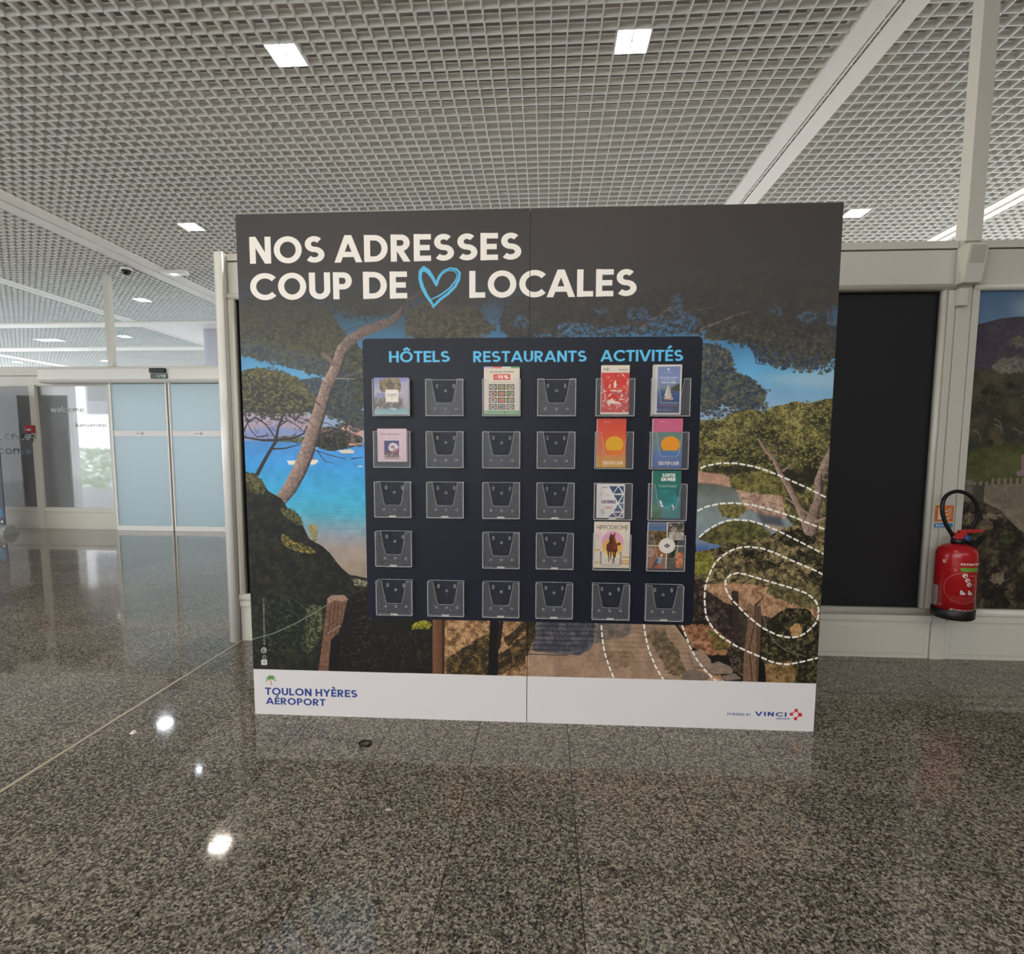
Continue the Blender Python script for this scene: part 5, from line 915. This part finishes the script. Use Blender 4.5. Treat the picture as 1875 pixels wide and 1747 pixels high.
# ---------------------------------------------------------------- far door wall
def build_doors():
    YD = 8.07; W = empty('wall_far', (0, YD, 0), kind='structure', label='ivory framed glazed entrance wall at the far left')
    P = lambda mb, name, m=WHITE, **k: mb.build(name, m, W, **k)
    P(MB().box(-14, 0, 2.365, -2.5, .12, 2.5), 'top_rail', bevel=.003); P(MB().box(-14, .02, 2.225, -2.5, .1, 2.36), 'header_panel')
    P(MB().box(-6.575, .0, 2.225, -3.7, .02, 2.238), 'head_strip', BLACK); P(MB().box(-5.672, -.05, 0, -5.64, -.03, 2.235), 'door_gap_strip', mat('brown gap strip', (70, 52, 48), .6)); P(MB().box(-14, .0, .27, -6.66, .1, .315), 'sill_rail', bevel=.003); P(MB().box(-14, .02, 0, -6.66, .08, .268), 'lower_panel')  # dark strips draw the line under the header and the gap between leaves
    for a, b in ((-7.915, -7.825), (-6.66, -6.575), (-9.16, -9.07), (-10.4, -10.3), (-3.75, -3.65)): P(MB().box(a, -.012, 0, b, .1, 2.226), 'mullion', bevel=.003)
    P(MB().box(-4.73, .02, 0, -3.75, .08, .31), 'lower_panel'); P(MB().box(-3.65, .03, 0, -2.5, .06, 2.25), 'side_panel')
    P(MB().box(-6.615, -.02, 2.49, -6.53, .065, HC + .02), 'post', bevel=.003)
    for n, (a, b) in enumerate(((-7.825, -6.66), (-9.07, -7.915), (-10.3, -9.16), (-4.73, -3.75))):
        w_ = empty('window_%d' % (n + 1), ((a + b) / 2, YD, .315), kind='structure', label='filmed glass window beside the far sliding doors'); h = (b - a) / 2
        MB().box(-h, .045, 0, h, .051, 1.912).build('pane', GLASS, w_)
        for q in (MB().box(-h, .03, 0, h, .065, .02), MB().box(-h, .03, 1.892, h, .065, 1.912)): q.build('glazing_bead', WHITE, w_)
        if n == 0:
            letters('welcome', -.39, 1.5, .155, 1.59, .044, .001, .13, .1).build('lettering', mat('white film', (225, 225, 228), .5), w_); letters('bienvenidas', .0, 1.275, .5, 1.335, .044, .001, .13, .1).build('lettering', mat('grey film', (150, 152, 158), .5), w_)
        if n == 1:
            letters('bienvenue', -.42, 1.07, .5, 1.22, .044, .001, .13, .1).build('lettering', mat('white film', (222, 222, 220), .5), w_); letters('welcome', -.42, .85, .5, .99, .044, .001, .13, .1).build('lettering', mat('blue grey film', (140, 160, 166), .5), w_)
    box_ = empty('door_header', (-6.27, YD - .014, 2.235), label='white rounded automatic door header box with bright lower lip', cat='door header')
    pr = [(0, .005), (-.07, 0), (-.11, .02), (-.13, .055), (-.13, .2), (-.11, .225), (0, .225)]
    MB().prism(pr, 'x', -1.36, 2.5).build('casing', WHITE2, box_)
    for n, (a, b) in enumerate(((-6.568, -5.67), (-5.642, -4.745))):
        d = empty('door_%d' % (n + 1), ((a + b) / 2, YD - .06, 0), kind='structure', label='pale blue frosted glass sliding door leaf'); h = (b - a) / 2; t = .022
        MB().box(-h + t, -.004, .06, h - t, .004, 2.225).build('pane', FROST, d)
        MB().box(-h, -.02, .002, h, .02, .075).build('bottom_rail', WHITE2, d); MB().box(-h, -.02, .075, -h + t, .02, 2.24).build('stile', WHITE2, d); MB().box(h - t, -.02, .075, h, .02, 2.24).build('stile', WHITE2, d)
        MB().box(-h + t, -.006, 1.445, h - t, -.004, 1.528).build('safety_stripe', mat('white stripe film', (232, 230, 226), .5), d)
        lg = MB(); lg.box(-.07, -.008, 1.484, -.004, -.006, 1.491)
        for q in ((.03, 1.503), (.016, 1.487), (.044, 1.487), (.03, 1.471)): lg.box(q[0] - .007, -.008, q[1] - .007, q[0] + .007, -.006, q[1] + .007)
        lg.build('partner_mark', mat('dark film', (110, 110, 112), .5), d)
    s = empty('motion_sensor', (-5.72, YD - .147, 2.375), label='black motion sensor on the white door header', cat='sensor'); MB().box(-.118, -.05, 0, .118, 0, .068).build('housing', BLACK, s, bevel=.008); MB().box(.03, -.052, .02, .09, -.049, .04).build('lens', SLOT, s)
    s = empty('exit_sign', (-5.715, YD - .147, 2.292), label='dark green SORTIE exit sign under the black sensor', cat='sign'); MB().box(-.127, -.012, 0, .127, 0, .074).build('plate', mat('green enamel', (34, 70, 58), .4), s); letters('SORTIE', -.108, .016, .108, .058, -.0125, .001, .24, .14).build('lettering', mat('white enamel', (225, 232, 226), .4), s)
    s = empty('call_point', (-7.915, YD - .015, 1.49), label='red emergency call point on the far window mullion', cat='call point'); MB().box(-.07, -.045, 0, .07, 0, .12).build('housing', mat('red call point', (160, 40, 44), .4), s, bevel=.006); MB().box(-.035, -.047, .035, .035, -.044, .06).build('label_strip', PAPER, s)
    s = empty('key_switch', (-7.885, YD - .015, 1.37), label='small grey key switch with hanging key under the red call point', cat='switch'); MB().box(-.035, -.03, .04, .035, 0, .11).build('housing', GREYP, s, bevel=.006); MB().lathe([(.018, 0), (.018, .006)], 0, 0, 16).build('lock', BLACK, s).matrix_local = Matrix.Translation((.01, -.03, .075)) @ Matrix.Rotation(math.pi / 2, 4, 'X'); MB().box(-.02, -.02, -.02, .0, -.014, .045).build('key_tab', SLOT, s)
    # outside
    o = MB().box(-22, 8.25, -.06, 8, 30, -.01).build('ground', mat('pale paving', (222, 222, 234), .8)); tag(o, 'pale paved forecourt outside the entrance', kind='structure')
    o = MB().box(-11.6, 8.9, 0, -8.1, 9.0, 1.55).build('partition', mat('grey partition', (128, 128, 124), .7)); tag(o, 'low dull grey board standing outside behind the filmed window', 'partition')
    o = MB().box(-11.8, 9.3, 0, -8.35, 9.4, 2.6).build('partition', mat('pale partition', (176, 174, 168), .7)); tag(o, 'tall paler board standing behind the low grey one outside', 'partition')
    o = MB().box(-16, 18.4, 2.45, 6, 18.5, 4.2).build('trim_31', SKYMASK); tag(o, 'pale lilac sheet added to mask the sky beyond the filmed window', kind='structure')  # added sheet hides the bright sky and glows pale through the window
    o = MB().box(-8.3, 9.6, 2.12, -6.2, 9.7, 2.6).build('trim_32', mat('blue grey lintel', (120, 138, 156), .7)); tag(o, 'blue grey lintel seen through the top of the filmed window', kind='structure')
    R = random.Random(4); hb = MB()
    for k in range(4200):
        x, y, z = R.uniform(-16, -6), R.uniform(16.2, 17.4), R.uniform(-.01, 1.22); a = R.uniform(0, 3.1); l = .12; dx, dy = math.cos(a) * l, math.sin(a) * l
        b = len(hb.v); hb.v += [(x, y, z), (x + dx, y + dy, z + R.uniform(-.05, .1)), (x + R.uniform(-.1, .1), y, z + .13)]; hb.f.append((b, b + 1, b + 2))
    h = hb.build('hedge', mat('hedge leaves', (150, 200, 80), .7)); tag(h, 'bright green hedge seen blurred through the filmed window', 'hedge', kind='stuff')
    c_ = MB().lathe([(.19, 0), (.19, HC)], -7.2, 11.75, 32).build('trim_20', mat('lilac white column', (206, 208, 218), .5), smooth=True); tag(c_, 'round white column beyond the entrance wall', kind='structure')
build_doors()
def build_left():
    r = empty('roll_up_banner', (-8.32, 7.52, 0), label='dark navy banner stand cut off at the left edge of the view', cat='banner')
    MB().box(-.45, -.006, .12, .42, .006, 2.12).build('banner_print', printed('banner print', print_totem(), .4), r, uvf=lambda c, p: ((c.x + .45) / .87, (c.z - .12) / 2.0))
    MB().prism([(-.12, .0), (.12, 0), (.12, .03), (.06, .11), (.02, .13), (-.02, .13), (-.08, .1), (-.12, .04)], 'x', -.46, .50).build('base_cassette', GREYP, r)
    MB().box(-.45, -.012, 2.1, .42, .012, 2.13).build('top_bar', STEEL, r)
    for z in (.18, 1.42): MB().lathe([(.016, 0), (.016, .008)], 0, 0, 14).build('bolt', WHITE2, r).matrix_local = Matrix.Translation((.38, -.006, z)) @ Matrix.Rotation(math.pi / 2, 4, 'X')
build_left()
# ---------------------------------------------------------------- ceiling lights and devices
def build_lights():
    def lamp(m, nm):
        r = empty(nm, (0, 0, 0)); s = .1
        fr = MB()
        for q in ((-s - .008, -s - .008, s + .008, -s), (-s - .008, s, s + .008, s + .008), (-s - .008, -s, -s, s), (s, -s, s + .008, s)): fr.box(q[0], q[1], -.004, q[2], q[3], .05)
        fr.build('frame', LAMPF, r); MB().box(-s, -s, .004, s, s, .05).build('diffuser', m, r); return r
    W_ = lamp(WARM, 'ceiling_downlight'); C_ = lamp(COOL, 'ceiling_downlight')
    FAR_ = iter(['added for light on the left, just ahead of the viewpoint', 'added for light above the floor strip, just ahead of the viewpoint', 'added for light almost overhead of the viewpoint', 'added for light behind the viewpoint on the left', 'added for light straight behind the viewpoint', 'far left, level with the back wall', 'far left, short of the entrance'])
    near = [(-1.712, 3.74, 'warm square downlight in the ceiling above the left half of the stand'), (.526, 3.743, 'warm square downlight in the ceiling above the right half of the stand'), (3.328, 6.396, 'warm square downlight just right of the top right corner of the stand'), (-4.123, 6.385, 'warm square downlight left of the top left corner of the stand'),
            (-4.1, 1.1, None), (-1.7, 1.1, None), (.53, 1.1, None), (-1.7, -1.6, None), (.53, -1.6, None), (-6.6, 3.74, None)]  # rows around and behind the viewpoint are unseen lamps added for fill light
    far = [(-6.985, 9.355, 'cool square downlight beyond the double rail, nearest of the far left row'), (-9.65, 12.297, 'cool square downlight seen just right of the thin post over the entrance'), (-12.874, 15.643, 'cool square downlight touching the thin post over the entrance'), (-15.751, 15.746, 'cool square downlight farthest to the left over the entrance wall'), (-9.5, 6.4, None)]
    for m, lst, g in ((W_, near, 'warm ceiling downlights'), (C_, far, 'cool ceiling downlights')):
        for i, (x, y, lb) in enumerate(lst):
            o = m if i == 0 else dup(m, (0, 0, 0)); o.location = (x, y, HC - .002)
            tag(o, lb or 'downlight out of view, ' + next(FAR_), 'downlight', g)
    r = empty('light_panel', (-11.75, 12.6, HC - .01), label='flat dim rectangular ceiling panel light far left', cat='light'); MB().box(-.32, -.16, 0, .32, .16, .03).build('frame', LAMPF, r); MB().box(-.3, -.14, -.004, .3, .14, 0).build('diffuser', PANEL, r)
    r = empty('dome_camera', (-5.98, 7.73, HC), label='small dark dome security camera hanging by the double ceiling rail', cat='camera'); MB().lathe([(.075, 0), (.075, -.03), (.07, -.04)], 0, 0, 24).build('mount', WHITE2, r, smooth=True); MB().lathe([(.062, -.04), (.058, -.07), (.042, -.09), (.018, -.102)], 0, 0, 24).build('dome', BLACK, r, smooth=True)
    r = empty('emergency_light', (-5.36, 7.9, HC - .05), label='small white box with a bright lamp beside the dome camera', cat='emergency light'); MB().box(-.2, -.06, 0, .16, .06, .05).build('housing', WHITE2, r, bevel=.004); MB().lathe([(.024, -.008), (.03, 0)], -.03, 0, 16).build('lamp', COOL, r)
build_lights()
# ---------------------------------------------------------------- display stand
XL, SY, SR = -1.3606, 2.4288, .0055
def on_stand(u, z, off=0.): # metres along the face, height, distance in front
    x = u + XL; return (x * math.cos(SR) + off * math.sin(SR), SY + x * math.sin(SR) - off * math.cos(SR), z)
def build_stand():
    r = empty('display_stand', on_stand(0, 0), SR, label='large freestanding printed stand, NOS ADRESSES COUP DE COEUR LOCALES, with a pine bay scene', cat='display stand')
    im = printed('stand print', paint_mural(860), .4, 1.1, .26)
    for a, b in ((0, 1.2883), (1.2915, PW)):
        MB().box(a, 0, 0, b, .038, PH).build('printed_panel', EDGEW, r, mats=[im], mf=lambda p: 1 if p.normal.y < -.9 else 0, uvf=lambda c, p: (c.x / PW, c.z / PH))
    MB().box(1.25, .038, .05, 1.33, .06, PH - .06).build('seam_batten', BLACK, r); MB().box(1.2884, .004, .002, 1.2914, .038, PH - .01).build('seam_gasket', BLACK, r)
    for x in (.3, 2.25): MB().prism([(.038, 0), (.42, 0), (.42, .03), (.08, .9), (.038, .9)], 'x', x, x + .03).build('rear_brace', SLOT, r)
build_stand()
CU = (.687, .922, 1.171, 1.409, 1.659, 1.893); RZ = (1.480, 1.254, 1.031, .808, .584)
def build_holder():
    r = empty('leaflet_holder'); w_, h, d, t = .0815, .158, .032, .0025; zb = -.079
    MB().box(-w_, -t, zb, w_, 0, zb + h).build('back_plate', ACRB, r)
    # front with its cut-out
    cut = [(-w_, zb), (w_, zb), (w_, zb + h), (.056, zb + h), (.047, zb + .105), (.038, zb + .062), (.032, zb + .055), (-.032, zb + .055), (-.038, zb + .062), (-.047, zb + .105), (-.056, zb + h), (-w_, zb + h)]
    f = MB().prism(cut, 'y', -d - t, -d); f.build('front_plate', ACRY, r)
    sd = MB(); sd.box(-w_, -d, zb, -w_ + t, -t, zb + h); sd.box(w_ - t, -d, zb, w_, -t, zb + h); sd.box(-w_ + t, -d, zb, w_ - t, -t, zb + t); sd.build('side_plate', ACRY, r)
    e = MB(); q = .0013
    def seg(a, b, y, s=q):
        A, B = Vector(a), Vector(b); dd = (B - A).normalized(); n = Vector((-dd.y, dd.x)) * s; e.prism([tuple(v) for v in (A + n, A - n, B - n, B + n)], 'y', y - .0006, y)
    for i in range(len(cut)):
        a, b = cut[i], cut[(i + 1) % len(cut)]; seg(a, b, -d - t - .0002, .0017 if i in (0, 1, len(cut) - 1) else .0008)
    seg((-w_, zb + h), (w_, zb + h), -.0035, .0011)
    for x in (-w_, w_ - .0022): e.box(x, -d, zb, x + .0022, -t, zb + .0022); e.box(x, -d, zb + h - .002, x + .0022, -t, zb + h)
    e.build('cut_edge', ACRE, r)  # pale strips put the bright glow of the acrylic edges into colour
    hl = MB()
    def ring(x, z, a, b):
        pts = [(x + a * math.cos(t_), z + b * math.sin(t_)) for t_ in np.linspace(0, 2 * math.pi, 9)[:-1]]
        for i in range(8):
            A, B = Vector(pts[i]), Vector(pts[(i + 1) % 8]); dd = (B - A).normalized(); n = Vector((-dd.y, dd.x)) * .0012; hl.prism([tuple(v) for v in (A + n, A - n, B - n, B + n)], 'y', -t - .003, -t)
    for x in (-.037, .037): ring(x, zb + .131, .004, .008)
    ring(0, zb + .11, .0048, .0048)
    for x in (-.048, 0, .048): ring(x, zb + .032, .0042, .0042)
    hl.build('fixing_holes', ACRE, r, kind='stuff')
    return r
def build_holders():
    base = build_holder(); used = False
    cn = ('first', 'second', 'third', 'fourth', 'fifth', 'sixth'); rn = ('top', 'second', 'third', 'fourth', 'bottom')
    full = {(0, 0): 'holding the pool photo booklets', (0, 2): 'holding the -15% food cards', (0, 4): 'holding the red leaf pattern leaflets', (0, 5): 'holding the sailing boat leaflets', (1, 0): 'holding the pale pink hotel cards', (1, 4): 'holding the red and orange sun leaflets', (1, 5): 'holding the pink and blue sun leaflets', (2, 4): 'holding the white triangle cards', (2, 5): 'holding the green sea trip leaflets', (3, 4): 'holding the HIPPODROME leaflets', (3, 5): 'holding the four photo leaflets'}
    for j in range(5):
        for i in range(6):
            if (j, i) == (3, 1): continue
            o = base if not used else dup(base, (0, 0, 0)); used = True
            o.location = on_stand(CU[i], RZ[j], .0005); o.rotation_euler = (0, 0, SR)
            what = full.get((j, i)); tag(o, 'clear acrylic leaflet holder, %s row, %s column, %s' % (rn[j], cn[i], what or 'empty'), 'leaflet holder', 'acrylic leaflet holders on the stand')
            if j >= 2 and what is None or (j, i) in ((2, 4),):
                tg = MB().box(-.017, -.034, -.0795, .015, -.0335, -.071); q = tg.build('bar_label', mat('bar label', (190, 180, 172), .5) if not bpy.data.materials.get('bar label') else bpy.data.materials['bar label'], o)
build_holders()
def build_leaflets():
    # name, print, u0, u1, z0, z1, label
    L = [('booklet', print_hotel, (.611), .763, 1.403, 1.566, 'square booklets with a poolside photo and cream title square', .03), ('card', print_hall, 1.095, 1.249, 1.403, 1.612, 'cream food card stack with a red -15% box and twelve dish photos', .026),
         ('leaflet', print_leaves, 1.600, 1.719, 1.405, 1.616, 'red leaflet patterned with pale leaves under a cream top band', .024), ('leaflet', print_sail, 1.819, 1.939, 1.404, 1.618, 'blue leaflet with a white sailing boat, top right holder', .024),
         ('card', print_hotel2, .620, .750, 1.196, 1.345, 'pale pink hotel card with a small dark photo', .022), ('leaflet', lambda: print_pop(1), 1.586, 1.710, 1.177, 1.390, 'red to yellow SEA POP & SUN leaflet with a yellow sun', .026), ('leaflet', lambda: print_pop(0), 1.824, 1.950, 1.177, 1.391, 'pink green and blue SEA POP & SUN leaflet with an orange sun', .024),
         ('card', print_join, 1.591, 1.711, .955, 1.108, 'white DEVENEZ card with dark blue triangles', .02), ('leaflet', print_sea, 1.829, 1.951, .956, 1.168, 'green SORTIE EN MER leaflet with two boats on teal water', .024),
         ('leaflet', print_race, 1.583, 1.737, .734, .943, 'cream HIPPODROME leaflet with a brown horse pulling a sulky', .026), ('leaflet', print_four, 1.816, 1.970, .734, .944, 'leaflet of four photos around a round white badge', .026)]
    for nm, fn, u0, u1, z0, z1, lb, off in L:
        cx = (u0 + u1) / 2; w_ = (u1 - u0) / 2; r = empty(nm + '_stack', on_stand(cx, z0 + .003), SR, label=lb, cat=nm, group='printed leaflets in the holders'); h = z1 - z0 - .003
        m = printed(nm + ' ' + lb[:18], fn(), .3)
        MB().box(-w_, -off, 0, w_, -off + .0012, h).build('cover', PAPER, r, mats=[m], mf=lambda p: 1 if p.normal.y < -.9 else 0, uvf=lambda c, p: ((c.x + w_) / (2 * w_), c.z / h))
        k = 5; st = MB()
        for i in range(k): y = -off + .0016 + i * (off - .008) / k; dx = (.0, -.0015, .001, -.001, .0012)[i]; st.box(-w_ + dx, y, 0, w_ + dx - .001, y + (off - .008) / k * .8, h - .001 - .0006 * i)
        st.build('page_block', PAPER, r)
    # two loose pink cards behind the pink card
    r = empty('card_stack', on_stand(.685, 1.199), SR, label='second pale pink card stack peeping out behind the small pink hotel card', cat='card', group='printed leaflets in the holders'); MB().box(-.07, -.006, 0, .068, -.0035, .139).build('page_block', mat('pink card', (196, 150, 152), .5), r)
build_leaflets()
# ---------------------------------------------------------------- litter on the floor
def litter():
    r = empty('hair_tie', (-.752, 2.19, 0), label='small black elastic ring lying on the floor in front of the stand', cat='ring'); pts = [(.024 * math.cos(t) * (1 + .1 * math.sin(2 * t)), .022 * math.sin(t), .006 + .002 * math.sin(3 * t)) for t in np.linspace(0, 2 * math.pi, 29)]
    MB().tube(pts, .0042, 8).build('elastic_loop', BLACK, r, smooth=True); MB().tube([(-.004, -.018, .005), (-.01, -.03, .004)], .0025, 6).build('loose_end', BLACK, r, smooth=True)
    r = empty('paper_scrap', (-1.803, 2.209, 0), label='small crumpled white paper scrap on the floor left of the stand', cat='paper'); m = MB(); m.v = [(-.012, -.008, 0), (.01, -.012, .001), (.016, .004, .004), (.004, .014, .009), (-.01, .01, .005), (0, 0, .014)]; m.f = [(0, 1, 5), (1, 2, 5), (2, 3, 5), (3, 4, 5), (4, 0, 5), (4, 3, 2, 1, 0)]; m.build('paper', mat('white scrap', (225, 205, 198), .7), r)
    r = empty('paper_scrap', (-.532, 1.777, 0), label='tiny flat pale flake on the floor below the hair tie', cat='paper'); m = MB(); m.prism([(-.012, -.004), (.006, -.006), (.013, .001), (.002, .006), (-.01, .004)], 'z', 0, .0015); m.build('flake', mat('pale flake', (190, 178, 162), .6), r)
litter()
